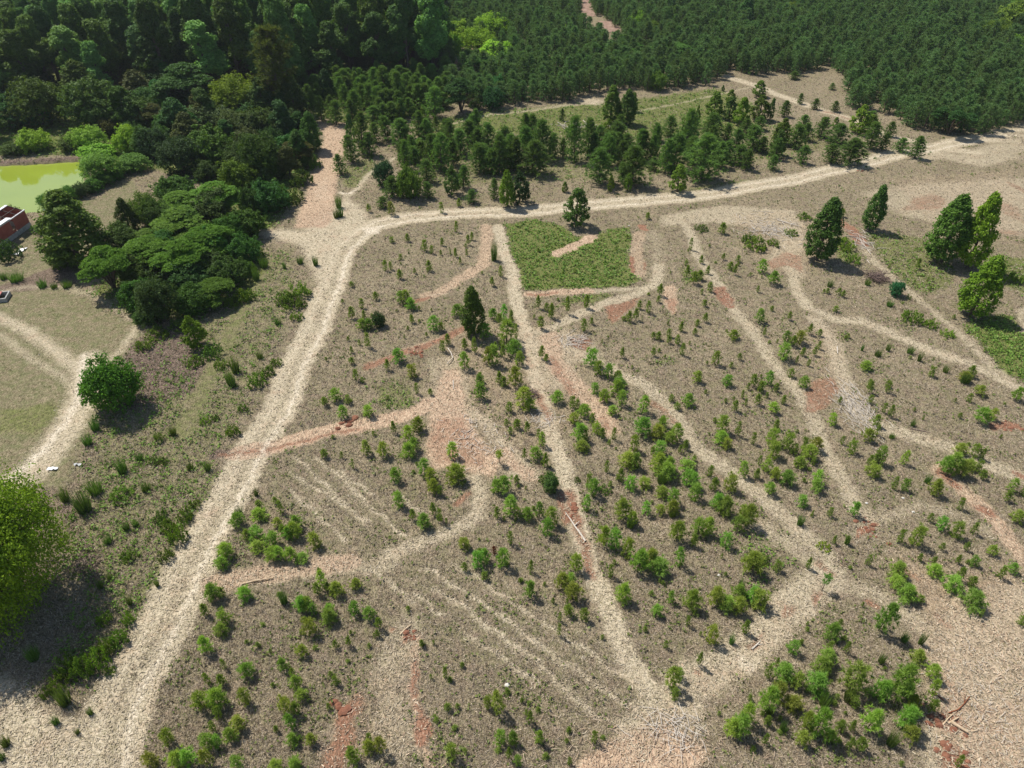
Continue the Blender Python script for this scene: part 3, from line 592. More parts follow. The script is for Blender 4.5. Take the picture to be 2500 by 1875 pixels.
SAP += tile(600, 900, '''700 260 90 110;610 280 60 60;790 270 60 60;755 390 60 110;950 380 90 100;1290 70 80 90;1320 190 40 80;1425 200 40 50;1810 240 80 130;1810 100 50 70;
1145 500 50 90;1330 490 80 120;1260 560 90 120;1260 690 90 120;1300 640 80 110;1335 640 90 130;940 670 60 120;1065 690 80 120;1595 690 70 130;1380 840 80 150;1435 900 90 130;1450 970 80 120;1500 980 50 70;1160 880 90 120;1620 890 130 150;1185 1080 90 130;1290 1170 50 80;1380 1240 90 120;1450 1130 60 90;1500 1190 50 100;745 690 30 50;610 680 60 60;830 770 30 70;
1930 960 90 110;1985 970 110 150;2040 1130 90 160;2095 1165 60 90;2170 1170 80 100;1940 1150 60 80;1690 1400 90 90;2040 1350 60 90;1790 1540 90 130;1850 1500 70 110;1975 1540 100 150;1690 1560 60 60;
275 1110 60 90;230 1030 50 40;2090 880 50 60;2010 440 40 50;2090 460 60 70;2170 490 50 80;2040 500 50 50;2150 690 40 80;2030 330 60 70;1990 150 50 60;1950 110 50 100;
110 1080 80 60;110 1170 100 90;400 1240 80 110;340 1330 80 110;380 1310 100 130;300 1290 70 90;250 1230 70 80;20 1320 70 80;90 1330 100 100;100 1420 110 80;210 1380 110 110;195 1490 90 100;255 1490 90 110;350 1490 90 110;440 1500 90 70;540 1390 110 120;570 1580 40 40''')
SAP += tile(0, 900, '''1840 1220 90 100;1880 1310 110 100;1755 1470 100 120;1725 1550 90 90;2000 1340 100 100''')
SAP += tile(1200, 900, '''195 150 90 150;60 110 50 90;100 145 60 70;240 320 100 180;300 330 80 100;140 350 60 80;505 280 80 100;820 60 80 70;900 80 80 90;970 90 70 80;970 200 80 120;1020 150 40 80;795 200 70 90;870 265 80 110;1000 290 80 130;930 360 70 80;1165 340 70 150;1510 290 70 100;1385 250 50 50;1430 310 60 50;
620 310 60 90;660 330 50 90;710 380 80 110;635 430 90 90;775 430 60 80;670 560 110 150;725 560 50 90;700 650 90 90;805 510 70 100;850 540 60 80;940 550 50 90;1160 530 120 160;1270 550 90 120;1310 500 80 130;1320 440 60 80;1370 590 90 100;1420 560 80 150;1290 670 100 110;1490 620 50 70;1450 650 40 60;1240 670 50 60;
1095 650 80 140;1050 770 110 120;1100 780 80 130;1280 810 110 160;1340 860 120 140;1370 800 80 120;1510 790 110 90;1500 900 100 120;1550 930 90 130;1560 1020 100 130;885 800 50 80;990 870 60 90;780 990 80 140;750 910 60 90;1070 950 90 110;1180 930 100 80;1310 1000 90 90;1390 1060 90 130;1395 1130 80 110;1740 1080 90 120;1790 1130 110 150;1710 930 60 90;1840 950 90 140;1680 830 60 80;
730 1090 50 130;1010 1170 110 170;1080 1220 80 120;1190 1130 60 110;1300 1130 70 80;1770 510 100 150;1760 590 90 110;1810 630 70 90;1890 520 50 100;2010 580 50 80;2150 600 90 130;2160 700 110 140;2190 470 50 70;1570 130 80 100;1805 150 70 100;2020 120 60 70;2135 140 60 120;2070 180 50 80;2190 170 50 60;1870 330 60 80;2045 280 60 80;2165 350 70 90;1930 230 30 60;
1940 830 60 130;2110 800 70 110;2060 740 40 70;2040 840 50 70;2180 860 70 100;2140 970 70 100;1900 1260 100 120;1970 1230 110 180;1800 1390 90 120;1590 1300 100 140;1655 1300 100 150;1550 1370 60 90;1425 1340 100 160;1450 1530 60 160;860 1370 100 170;950 1390 100 170;1040 1460 100 160;1130 1570 130 190;1220 1530 100 140;1290 1590 130 120;2000 1580 140 170;
340 700 80 100;415 750 50 100;390 600 50 120;360 530 40 60;280 510 50 90;185 470 70 80;145 510 40 70;255 690 30 70;40 960 90 110;90 950 90 150;200 860 50 50;150 1150 100 170;200 1180 50 80;270 1190 90 110;370 1150 60 130;455 1210 80 150;430 1290 90 140;145 1360 70 110;80 1520 90 140;305 1570 50 90;35 1160 70 100;650 1570 90 130''')
SAP += tile(1800, 900, '''515 160 60 100;415 60 60 70;240 120 60 110;175 175 50 80;120 130 60 70;80 160 40 50;290 180 50 80;30 230 30 60;150 280 50 80;225 225 35 40;265 340 60 80;350 270 40 60;60 290 30 50;1010 190 50 90;1150 190 45 80;1015 270 50 60;785 265 30 50;1125 340 40 70;1170 370 50 90;725 440 70 100;1060 450 60 100;1000 560 80 110;1070 510 40 80;805 580 40 60;880 660 70 110;1090 740 80 140;1060 720 60 90;1010 750 50 80;1035 840 110 110;1270 740 50 120;
1870 430 100 130;1905 440 100 140;1950 400 60 100;2145 250 70 110;1860 210 70 90;1780 250 50 60;1740 100 80 80;1490 80 80 80;1710 380 40 40;1710 660 80 90;1820 690 80 110;1870 700 50 80;1590 810 100 140;1650 820 100 180;1720 840 100 130;1840 800 60 90;1780 780 80 80;1880 850 60 60;1200 930 50 90;1280 950 60 100;1515 980 80 130;2105 950 60 110;2070 1020 60 70;2200 980 50 70;2150 1190 110 100;1705 1080 60 80;1475 1180 50 60;
1560 1250 80 110;1670 1310 100 130;1810 1270 60 80;1360 1370 110 160;1245 1340 60 90;1755 1400 50 60;1570 1400 40 50;1950 1440 70 80;1400 1480 40 50;1510 1500 40 50;1690 1500 40 60;1810 1530 70 80;885 1140 70 120;705 1140 50 60;495 1070 80 90;300 470 60 80;250 680 90 100;290 620 110 150;370 640 90 150;430 670 60 80;600 640 80 110;540 700 100 110;475 770 80 90;505 640 40 100;580 740 50 50;200 790 80 110;165 730 50 70;140 840 50 80;285 860 80 110;370 900 100 120;600 890 80 120;605 960 90 110;245 990 70 110;45 820 70 110;120 570 50 70;40 1150 80 100;60 1240 110 120;100 1550 120 160;740 1350 40 60;840 1350 40 60;540 1540 40 80;300 1560 80 70;1000 1510 50 70''')
SAP += tile(0, 1375, '''1660 290 110 130;1730 260 50 70;1900 290 90 100;1590 400 60 80;1740 470 100 110;1720 560 90 90;1600 690 80 130;1735 810 50 60;1920 870 110 110;1610 930 60 80;1720 930 70 70;1560 1120 120 130;1690 1110 130 140;1695 1190 70 80;1910 1090 90 120;1850 1290 110 100;1790 1370 90 90;1310 1390 90 110;1620 1430 110 110;1680 1420 80 90;1650 1290 60 60;1180 1580 120 110;1390 1560 110 110;1470 1560 120 120;1610 1560 90 120;1840 1590 90 110;2140 1600 90 80;2190 830 60 100''')
SAP += tile(600, 1375, '''30 310 60 80;595 200 60 150;560 240 70 80;705 250 90 110;640 210 50 60;850 200 80 80;2185 270 90 140;1690 70 60 70;1840 120 70 50;440 370 90 120;480 380 70 110;530 400 70 90;500 560 100 130;650 400 70 90;650 470 110 110;840 400 80 100;960 430 80 90;1030 500 60 80;1020 560 40 50;800 640 50 70;695 650 50 50;440 720 80 90;340 840 120 110;365 870 50 50;390 970 90 100;440 1060 100 80;700 930 60 60;320 1160 90 130;395 1160 70 80;360 1280 80 120;370 1400 80 80;510 1400 80 80;240 1300 40 40;235 1590 100 90;385 1590 90 70;645 1130 30 40;840 1560 110 130;1045 1450 70 130;960 1390 60 70;950 1470 80 90;1590 1500 90 110;1540 880 50 80;1360 640 40 50;1870 1110 70 90;1955 1160 80 170;2190 1230 60 90;1560 1130 60 40;1960 1400 90 110;2060 1400 70 100;2030 1510 50 90;2095 1560 70 90''')
SAP += tile(1200, 1375, '''545 200 90 120;610 160 70 90;625 290 120 140;295 270 110 150;305 80 50 90;655 60 100 80;595 410 75 90;715 450 75 100;525 450 40 60;520 560 40 90;1010 310 100 150;1270 410 80 90;1375 310 60 100;1530 360 100 150;1720 330 110 150;1800 370 110 110;1890 390 90 130;1900 290 90 120;2010 300 90 120;2060 360 130 140;915 100 60 90;1510 480 50 70;1340 650 50 50;1690 620 90 140;1950 530 60 90;1595 780 50 100;1375 960 90 170;1440 890 70 90;1410 1040 80 70;60 1160 90 170;290 1250 80 110;370 1390 70 100;790 1380 60 80;600 1550 40 50;1960 1240 120 160;1850 1330 110 120;1900 1330 110 170;2110 1160 120 180;2120 1240 60 60;2100 1390 50 70;2120 880 60 90''')
SAP += tile(1800, 1375, '''155 370 140 190;1225 100 100 110;1210 190 100 90;1290 290 120 120;1350 270 50 50;1410 290 60 40;1510 100 100 90;1645 220 130 110;1700 130 60 90;1795 180 70 70;1790 350 140 130;1870 410 40 50;2020 110 70 80;2110 80 80 80;2200 470 90 60;780 490 50 60;720 590 100 120;700 670 60 60;680 780 100 110;640 840 110 110;680 870 60 60;410 700 90 100;830 690 50 80;300 790 40 60;225 880 60 80;345 920 130 130;300 1060 110 140;420 1130 120 100;440 960 100 110;595 1010 140 150;870 1000 180 210;1070 1050 120 150;1220 1050 160 260;1290 1040 80 100;1340 1120 80 100;1380 770 100 90;1480 890 90 110;1490 1020 70 120;1485 1140 70 80;1270 1270 120 160;1320 1180 80 90;1320 1370 110 110;990 1310 130 180;890 1110 80 60;530 1300 110 150;590 1350 140 230;490 1410 110 110;700 1380 80 90;780 1290 80 70;870 1290 50 70;850 1430 50 80;940 1450 80 100;1690 1560 60 70''')
ded = []
for s_ in SAP:
    if all(math.hypot(s_[0]-o[0], (s_[1]-o[1])) > .42*max(s_[2], o[2]) for o in ded): ded.append(s_)
ded.sort(key=lambda s_: -(s_[2]*s_[3]))
LAND = [((575, 1330), 'in the clump right of the wide track'), ((520, 1490), 'beside the track below the pale log'), ((790, 1450), 'in the clump left of the pale stripes'),
 ((560, 1640), 'in the thicket low beside the wide track'), ((720, 1700), 'in the string left of the red scrape'), ((500, 1860), 'along the bottom edge by the track'), ((880, 1820), 'around the red scrape at the bottom'),
 ((1220, 1790), 'on the brown grass at bottom centre'), ((1180, 1330), 'between the pale stripes and the fallen log'), ((890, 1080), 'in the dry grass below the chip lane'), ((1040, 1170), 'around the red chip patch'), ((1010, 1270), 'above the curved straw lane'),
 ((820, 980), 'above the red chip lane'), ((860, 780), 'on the brown slope beside the wide track'), ((950, 620), 'in the brown grass below the track bend'), ((1130, 610), 'near the red lane below the road'), ((1000, 900), 'along the reddish lane by the slope'),
 ((1160, 830), 'in the clump below the oval tree'), ((1230, 790), 'between the oval tree and the narrow lane'), ((1260, 1010), 'left of the long narrow lane'), ((1330, 760), 'below the green bramble patch'), ((1330, 880), 'on the bare debris hub'), ((1470, 960), 'at the head of the dense pine patch'),
 ((1400, 1060), 'on the left flank of the pine patch'), ((1590, 1100), 'in the heart of the pine patch'), ((1540, 1230), 'in the middle rows of the pine patch'), ((1540, 1370), 'in the lower rows of the pine patch'), ((1700, 1250), 'on the right flank of the pine patch'),
 ((1620, 800), 'in the brown grass right of the debris hub'), ((1690, 650), 'around the weedy tuft mid right'), ((1800, 640), 'left of the straw lane to the bushy tree'), ((1720, 960), 'in the grass between two straw lanes'), ((1900, 1000), 'in the grass left of the white branches'), ((1900, 1150), 'in the clumps below the white branches'),
 ((1900, 830), 'on the rise below the leaning trees'), ((2120, 960), 'right of the white branch spread'), ((2120, 1120), 'in the scattered group at right'), ((2350, 1120), 'in the tight clump far right'), ((2400, 950), 'beside the straw lane at far right'), ((2150, 800), 'beside the brush pile'),
 ((2300, 1330), 'in the loose group at right'), ((2450, 1250), 'along the red lane at right edge'), ((2200, 1440), 'left of the chip field at lower right'), ((2370, 1440), 'above the chip field at lower right'), ((1760, 1470), 'above the wide straw fan'), ((1460, 1440), 'beside the lower end of the narrow lane'),
 ((1620, 1660), 'at the end of the narrow lane'), ((1850, 1790), 'at the left of the lower right thicket'), ((1980, 1660), 'in the upper lower-right thicket'), ((2190, 1700), 'in the middle of the lower right thicket'), ((2240, 1800), 'at the right of the lower right thicket'), ((2020, 1800), 'at the bottom of the lower right thicket'), ((1990, 1200), 'by the faint straw lane at right'), ((2060, 880), 'near the red patch at right')]
def near(x, y): return min(range(len(LAND)), key=lambda i: math.hypot(LAND[i][0][0]-x, (LAND[i][0][1]-y)))
for i, s_ in enumerate(ded[:300]):
    x, y, ww, hh = s_[:4]; sp = hh/ww
    k = 'sapling' if sp < 1.75 else 'sapling_slim'
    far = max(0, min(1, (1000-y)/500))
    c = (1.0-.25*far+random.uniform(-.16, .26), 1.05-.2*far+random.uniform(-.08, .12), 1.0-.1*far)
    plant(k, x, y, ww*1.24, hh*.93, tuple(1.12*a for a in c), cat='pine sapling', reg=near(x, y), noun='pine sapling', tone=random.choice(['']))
plant('sapling_tall', 2007, 1443, 27, 40, (.75, .9, 1.1), cat='pine sapling', noun='L:lone pine sapling with bare trunk and tufted top on red soil')
plant('sapling_tall', 1220, 1134, 25, 34, (1.2, 1.15, .8), cat='pine sapling', noun='L:bright little pine with bare stem beside the red chip patch')
plant('sapling', 2144, 1546, 48, 74, (.75, .85, .8), cat='pine sapling', noun='L:tall dark bushy pine sapling standing alone above the lower right thicket')
dd = plant('sapling', 1208, 1356, 16, 20, (1, 1, 1), cat='pine sapling', noun='L:small dead pine sapling with rust brown needles')
for c in dd.children:
    if c.name.startswith('crown'): me_ = c.data.copy(); me_.materials.clear(); me_.materials.append(M_dead); c.data = me_
# the tiniest seedlings of the field: one object
def bake(list_, name, kinds, mats):
    parts = []
    for (X, Y, Z, W, H, kd) in list_:
        for mi, me0 in enumerate(PROTO[kd][random.randrange(len(PROTO[kd]))]):
            n = len(me0.vertices); v = np.empty(n*3, np.float32); me0.vertices.foreach_get('co', v); v = v.reshape(-1, 3)
            k = me0.polygons[0].loop_total; f = np.empty(len(me0.loops), np.int32); me0.loops.foreach_get('vertex_index', f); f = f.reshape(-1, k)
            a = random.uniform(0, 6.28); ca, sa = math.cos(a), math.sin(a); q = W/DIMS[kd][1]
            v2 = np.stack([(v[:, 0]*ca-v[:, 1]*sa)*q+X, (v[:, 0]*sa+v[:, 1]*ca)*q+Y, v[:, 2]*H/DIMS[kd][0]+Z], -1); parts.append((v2, f, mi))
    return link(name, make_mesh(name, parts, mats))
lst = []
for s_ in ded[300:]:
    X, Y = ground(s_[0], s_[1]); lst.append((X, Y, zat(X, Y), max(.35, s_[2]/mpp(s_[1])), max(.35, height_to(Y, s_[1]-s_[3])), 'sapling'))
for _ in range(420):
    x, y = random.uniform(600, 2500), random.uniform(560, 1870); X, Y = ground(x, y)
    if x < 1180-(y-560)*.62+80 and y > 560 and x < 900-(y-560)*.4: continue
    if max(sample(k, np.array([X]), np.array([Y]))[0] for k in ('straw', 'chip', 'red', 'lawn')) > .3: continue
    lst.append((X, Y, zat(X, Y), random.uniform(.25, .5), random.uniform(.3, .65), 'sapling'))
tag(bake(lst, 'pine_seedlings', None, [M_needle, M_bark]), 'tiny green pine seedlings dotted through the dry grass of the field', 'seedlings', kind='stuff')

# ------------------------------------------------------------------ young pines and broadleaf trees of the clearing
DK = (.54, .66, .80)
PN = tile(1200, 0, '''60 1340 130 300;150 1290 130 250;270 1240 130 260;320 1340 190 250;400 1230 150 300;100 1150 110 170;270 1000 70 120;470 1210 90 180;550 1210 70 140;640 1250 120 340;740 1220 130 290;830 1120 100 150;970 1100 120 160;830 1410 160 270;900 1280 120 220;1000 1270 110 180;1080 1430 200 290;1130 1230 110 230;1010 1410 80 150;1265 1200 80 220;1240 1310 70 100;1340 1330 120 250;1400 1300 160 260;1480 1200 150 350;1380 1050 100 150;1620 1380 230 330;1540 1260 130 200;1690 1080 150 200;1680 1200 160 150;1750 1290 120 190;1800 1250 100 160;1900 1270 130 150;1960 1310 90 150;2010 1150 130 180;1880 1150 100 150;1810 1080 80 120;2060 1000 90 100;2180 1230 80 160;2160 1310 80 110;2190 1100 60 130;540 930 40 90;600 1060 60 90;1960 1060 100 130;2080 1180 80 120''')
PN += tile(600, 0, '''820 1250 110 200;960 1210 100 180;900 1180 120 300;1000 1100 90 150;1080 1080 110 180;1200 1120 150 200;1110 930 110 120;1230 1090 100 160;1470 1010 50 110;1540 1060 70 140;1000 930 110 110;735 1340 80 150;1130 1520 110 150;1060 1600 80 80;1410 1530 80 120;1340 1180 110 110;1440 1280 100 250;1510 1320 120 280;1600 1270 100 200;1400 1400 110 170;1680 1450 100 170;1730 1120 130 190;1660 1200 130 190;1810 1330 150 220;1900 1340 130 190;1870 1120 110 170;2000 1300 140 220;2080 1320 130 250;2160 1080 80 200;1740 1560 80 100;1920 1530 70 150''')
PN += tile(1800, 0, '''480 800 40 80;595 840 55 80;750 860 50 80;730 690 40 50;360 900 80 120;445 1140 120 180;520 1080 80 130;500 990 80 100;640 1060 100 150;490 1260 90 130;265 1310 90 130;760 1110 140 150;720 1260 110 140;860 1260 190 190;1020 1150 120 200;1250 1170 90 100;1370 1220 110 160;1170 1050 70 110;1110 1160 70 130;1020 960 80 100;435 610 70 60''')
PN += tile(600, 0, '''590 940 90 190;700 960 110 180;850 890 110 190;960 850 100 200;1070 780 120 260;740 800 100 200;1200 830 110 270;1330 850 110 200;1450 900 130 230;1130 860 100 160;1270 900 90 140;900 700 90 170;1010 720 110 190;1160 700 100 160;1250 720 100 150;660 860 80 120;790 740 90 150;1390 760 110 170;1420 650 90 150;1330 700 90 140''')
g_ = random.Random(5)
for _ in range(95):
    x, y = g_.uniform(640, 1100), g_.uniform(195, 300)
    if y > 205+(x-640)*.25+60 or y > 300 or (770 < x < 860 and y > 285) or (x > 1000 and y > 275): continue
    PN.append((x, y, g_.uniform(24, 36), g_.uniform(40, 62)))
for _ in range(40):
    x, y = g_.uniform(960, 1840), g_.uniform(330, 420)
    if y > 425-(x-960)*.05: continue
    PN.append((x, y, g_.uniform(24, 38), g_.uniform(42, 70)))
pd = []
for s_ in PN:
    if all(math.hypot(s_[0]-o[0], s_[1]-o[1]) > 6 for o in pd): pd.append(s_)
for (x, y, ww, hh) in pd:
    v = random.uniform(.85, 1.12); reg = 100+(0 if x < 1010 and y < 300 else 1 if x < 1180 else 2 if x < 1440 else 3 if x < 1800 else 4)
    plant('pine', x, y, ww*1.5, hh*1.06, (DK[0]*v, DK[1]*v, DK[2]*v), cat='pine tree', reg=reg, noun='dark young pine')
BR = (1.25, 1.25, .9); MD = (.9, 1.0, 1.0); DB = (.6, .8, 1.3)
def L(k, tl, s, colr, lab, cat='tree', **kw):
    (x, y, ww, hh) = tile(tl[0], tl[1], s)[0]
    return plant(k, x, y, ww, hh, colr, noun='L:'+lab, cat=cat, **kw)
C1 = (1200, 0); B1 = (600, 0); A1 = (0, 0); A2 = (0, 450); B2 = (600, 450); C2 = (1200, 450); D2 = (1800, 450); D1 = (1800, 0); A3 = (0, 900); A4 = (0, 1375)
L('oval', C1, '915 945 130 290', BR, 'tallest slim bright green broadleaf tree among the dark young pines')
L('oval', C1, '1040 960 140 270', MD, 'darker broadleaf tree just right of the tallest slim bright one')
L('small', C1, '1090 860 70 150', BR, 'small broadleaf top rising behind the darker slim tree')
L('small', C1, '900 1030 90 110', (1.5, 1.5, .8), 'small lime green leafy tree at the foot of the tallest one')
L('small', C1, '1710 905 125 200', BR, 'leftmost bright broadleaf tree of the far clearing cluster')
L('small', C1, '1830 925 110 180', MD, 'second bright broadleaf tree of the far clearing cluster')
L('small', C1, '1840 800 80 110', BR, 'rearmost little broadleaf tree of the far clearing cluster')
L('small', C1, '1920 965 120 220', (1.6, 1.6, .8), 'yellowest broadleaf tree of the far clearing cluster')
L('small', C1, '2060 745 110 125', BR, 'upper rounded broadleaf tree of the far clearing cluster')
L('small', C1, '2060 925 140 190', BR, 'widest bright broadleaf tree of the far clearing cluster')
L('small', C1, '2140 925 60 170', MD, 'slim broadleaf tree at the right end of the far cluster')
L('small', C1, '1575 985 45 175', (1.3, 1.3, .8), 'thin spindly bright tree left of the far clearing cluster')
L('small', C1, '1785 705 25 50', MD, 'tiny slim tree at the back of the far clearing')
L('small', C1, '1430 1480 130 210', (1.5, 1.4, .9), 'small bright leafy tree standing on the edge of the road')
L('small', C1, '915 1480 50 130', (1.4, 1.4, .8), 'thin lime sapling tree in front of the dark pines')
L('small', C1, '1050 1470 60 130', (1.5, 1.5, .8), 'thin yellow-green tree before the pair of dark pines')
L('oval', C1, '125 1595 110 290', (1.5, 1.45, .8), 'slim light green tree with bare trunk beside the road')
L('small', C1, '215 1565 150 240', (.5, .65, 1.0), 'dark grey-green round tree behind the slim roadside tree')
L('small', C1, '565 1480 50 80', BR, 'tiny bright tree in the grass above the road')
L('small', C2, '650 320 200 290', (.95, 1.1, 1.0), 'broad green tree at the corner of the bramble patch', )
L('round', B1, '1080 1440 170 230', (.45, .75, 1.4), 'dark bluish round tree left of the bright roadside tree')
L('round', B1, '1260 1540 200 290', (1.1, 1.1, .7), 'large bright bushy tree above the road bend')
L('small', B1, '1590 1500 120 220', MD, 'pale leafy tree with thin trunk left of the road trees')
L('small', B1, '1190 930 90 130', (1.5, 1.5, .8), 'lime green tree poking out of the lane side pines')
L('small', B1, '1370 940 50 110', (1.5, 1.5, .8), 'thin lime tree right of the lane side pines')
L('small', B1, '1220 1210 80 140', (1.4, 1.4, .8), 'bright leafy tree with bare top right of the lane')
L('small', B1, '1350 1200 110 120', BR, 'bright bushy tree left of the dark pine clusters')
L('small', B1, '820 1080 75 200', (.8, 1.0, 1.2), 'dark slim broadleaf tree at the top of the lane')
L('oval', B1, '640 790 120 260', (.55, .75, 1.1), 'tall leafy tree left of the front pine row')
L('oval', B1, '860 700 80 180', (.8, 1.0, 1.1), 'slim pale tree before the tall forest')
L('oval', B1, '930 700 90 150', (.8, 1.0, 1.1), 'second slim pale tree before the tall forest')
L('oval', B2, '1765 1160 175 375', (1.0, 1.1, .8), 'lone dense oval tree in the middle of the field')
L('round', B2, '1035 1100 105 130', (.5, .6, .8), 'small dark round bush with pale tips on the slope', 'bush')
L('oval', D2, '610 585 225 480', (.95, 1.2, 1.2), 'wide dark broadleaf tree leaning right by the debris patch')
L('oval', D2, '1015 355 140 345', (.9, 1.15, 1.2), 'slim dark tree leaning right above the others')
L('oval', D2, '1570 600 265 520', (1.0, 1.25, 1.0), 'left tree of the big leaning pair at right')
L('oval', D2, '1770 650 235 570', (1.7, 1.7, .7), 'lighter right tree of the big leaning pair')
L('oval', D2, '1790 1015 265 455', (1.6, 1.65, .75), 'bright egg shaped tree below the big leaning pair')
L('round', D2, '1225 870 115 125', (.4, .95, 1.9), 'round blue-green shrub alone right of the brush pile', 'shrub')
L('small', D1, '300 1200 110 200', MD, 'broadleaf tree among pines left in the far clearing')
L('small', D1, '335 1110 120 200', BR, 'bright taller tree left in the far clearing')
L('small', D1, '930 1025 160 220', (1.7, 1.6, .9), 'pale yellow-green tree on the far track edge')
L('small', D1, '1010 1010 110 130', BR, 'bright rounded tree beside the pale yellow-green one')
L('small', D1, '750 995 50 90', BR, 'thin bright tree left of the pale yellow-green one')
# trees lining the plantation and odd broadleaf ones inside it
L('flat', B1, '1660 880 300 330', (.55, .85, 1.0), 'wide dark spreading tree at the plantation corner')
L('round', B1, '1900 850 170 210', (.5, .9, 1.5), 'bluish round tree right of the wide dark one')
L('shrub', B1, '1780 840 110 80', (.8, .9, 1.0), 'low grey shrub before the wide dark tree', 'shrub')
L('flat', D1, '1650 1060 330 320', (.5, .8, 1.0), 'large dark spreading tree at the right plantation edge')
L('flat', D1, '1850 960 170 200', (.6, .9, .9), 'smaller spreading tree right of the large dark one')
i_ = 0
ODD = [('round', B1, '1630 330 180 120', (1.9, 2.0, .9)), ('round', B1, '1880 310 240 150', (1.9, 2.1, .9)), ('round', B1, '1790 410 200 150', (1.8, 1.9, .9)), ('round', B1, '1930 500 240 130', (1.9, 2.0, .8)), ('round', B1, '1600 430 130 120', (1.6, 1.7, 1.0)), ('round', B1, '1720 500 120 90', (.7, .9, 1.1)), ('flat', B1, '1850 620 330 130', (.7, 1.0, .9)), ('flat', B1, '2060 620 260 110', (.7, 1.0, .9)),
 ('round', C1, '1130 265 150 130', (1.6, 1.8, 1.0)), ('round', C1, '980 70 160 90', (1.4, 1.5, 1.0)), ('round', C1, '1250 280 110 80', BR), ('oval', C1, '1940 210 110 150', (.6, .9, 1.2)), ('round', C1, '2060 190 110 80', BR), ('round', C1, '600 300 90 90', (1.6, 1.7, .7)), ('round', C1, '60 270 110 90', BR), ('round', C1, '80 500 220 110', (1.4, 1.5, .8)), ('round', C1, '40 770 130 130', (.5, .9, 1.3)),
 ('flat', C1, '820 480 260 120', (.7, 1.0, .9)), ('flat', C1, '1120 480 260 130', (.7, 1.0, .9)), ('flat', C1, '1450 470 240 110', (.7, 1.0, .9)), ('flat', C1, '560 560 280 110', (.7, 1.0, .9)), ('flat', C1, '1040 640 120 90', (1.2, 1.3, .9)), ('flat', C1, '1880 330 160 80', (.7, 1.0, 1.0)), ('round', C1, '1280 700 120 110', (1.0, 1.1, .9)), ('round', C1, '1440 160 120 70', (1.5, 1.5, .8)),
 ('round', D1, '420 130 110 90', BR), ('round', D1, '470 190 160 90', BR), ('oval', D1, '600 210 70 80', (.6, .9, 1.2)), ('round', D1, '1010 320 90 60', (1.5, 1.6, .8)), ('round', D1, '2130 260 230 190', (1.2, 1.2, .8)), ('round', D1, '2000 350 170 150', (1.2, 1.2, .8)), ('round', D1, '2190 140 160 130', (.9, 1.1, .9)), ('round', D1, '1880 300 150 100', (1.1, 1.2, .9)), ('round', D1, '2140 440 180 110', (1.4, 1.5, .8)), ('flat', D1, '1520 560 200 80', (.7, 1, .9)), ('flat', D1, '1750 600 200 80', (.7, 1, .9)), ('round', D1, '1830 120 150 60', (1.4, 1.2, .8))]
for kd, tl, s, cc_ in ODD:
    (x, y, ww, hh) = tile(tl[0], tl[1], s)[0]
    plant(kd, x, y, ww*1.2, hh*1.55, tuple(1.3*a for a in cc_), cat='tree', reg=110+(0 if x < 1230 else 1 if x < 1560 else 2 if x < 2100 else 3), noun='broadleaf tree')

# ------------------------------------------------------------------ belt of trees and bushes on the left
L('flat', A1, '1430 900 560 480', (.65, .95, 1.0), 'dark feathery spreading tree in front of the tall forest')
L('round', A1, '1830 910 420 370', (1.89, 1.75, 0.77), 'big yellow-green domed tree below the tall forest')
L('round', A1, '1600 1060 430 280', (.95, .95, 1.5), 'pale grey-green domed tree below the yellow-green one')
L('round', A1, '290 990 420 450', (.85, .9, .75), 'large round tree with lime cap near the left edge')
L('round', A1, '740 1010 420 440', (.8, .85, .9), 'tall domed tree with brown-green top behind the pond')
L('round', A1, '60 980 280 270', (.7, .8, 1.2), 'grey-green tree cut by the left edge above the pond')
L('round', A1, '270 1170 240 190', (2.38, 2.38, 1.12), 'round lime willow bush on the far pond bank')
L('round', A1, '680 1170 280 200', (2.10, 2.10, 1.26), 'broad lime willow right of the round lime bush')
L('round', A1, '740 1230 260 120', (1.96, 2.24, 1.12), 'low lime bush at the far pond corner')
L('round', A1, '1000 1190 240 240', (2.24, 2.24, 0.98), 'yellow-green willow right of the pond')
L('round', A1, '770 1410 310 240', (1.54, 1.68, 1.40), 'round willow at the right tip of the pond')
L('round', A1, '1030 1330 230 140', (1.2, 1.3, 1.2), 'low pale bush between the pond and the dark trees')
L('round', A1, '1170 1240 260 290', (.55, .7, 1.2), 'dark grey-green conical tree right of the yellow willow')
L('round', A1, '1400 1360 350 320', (.5, .6, .9), 'dark grey tree at the head of the bare path')
L('round', A1, '1640 1290 400 330', (.75, .85, .5), 'dark tree with vivid lime top leaves')
L('round', A1, '1590 1400 210 170', (.7, .8, .9), 'small dark tree below the one with lime top')
L('round', A1, '1330 1110 220 250', (.7, .9, .6), 'dark green tree with bright sprigs mid belt')
L('round', A1, '1060 1010 340 300', (.9, 1.0, 1.1), 'pale leafy tree left of the dark feathery one')
L('round', A1, '1190 930 320 290', (.6, .8, .9), 'dark tree left under the feathery one')
L('forest', A1, '1050 640 210 320', (.85, .85, .6), 'narrow bright tree standing out before the dark forest')
L('round', A1, '2060 1390 330 420', (.7, .85, .7), 'big dense tree left of the pink lane')
L('round', A1, '1960 1100 300 260', (.7, .75, .9), 'grey-green tree above the dense lane side tree')
L('round', A1, '560 1170 200 130', (.9, .9, .8), 'low scrubby bush on the far pond bank')
L('round', A1, '90 1200 210 110', (.8, .9, .8), 'low dark bush on the far pond bank at left')
L('oval', B1, '520 1160 150 300', (.75, 1.0, .9), 'dark leafy tree right beside the pink lane')
L('oval', B1, '420 1290 160 290', (.75, 1.0, 1.0), 'second dark leafy tree beside the pink lane')
L('round', B1, '300 1050 260 260', (.55, .6, .8), 'dark dull tree left of the lane top')
L('round', B1, '300 800 260 200', (.5, .55, .6), 'dark grey crown at the foot of the tall pine')
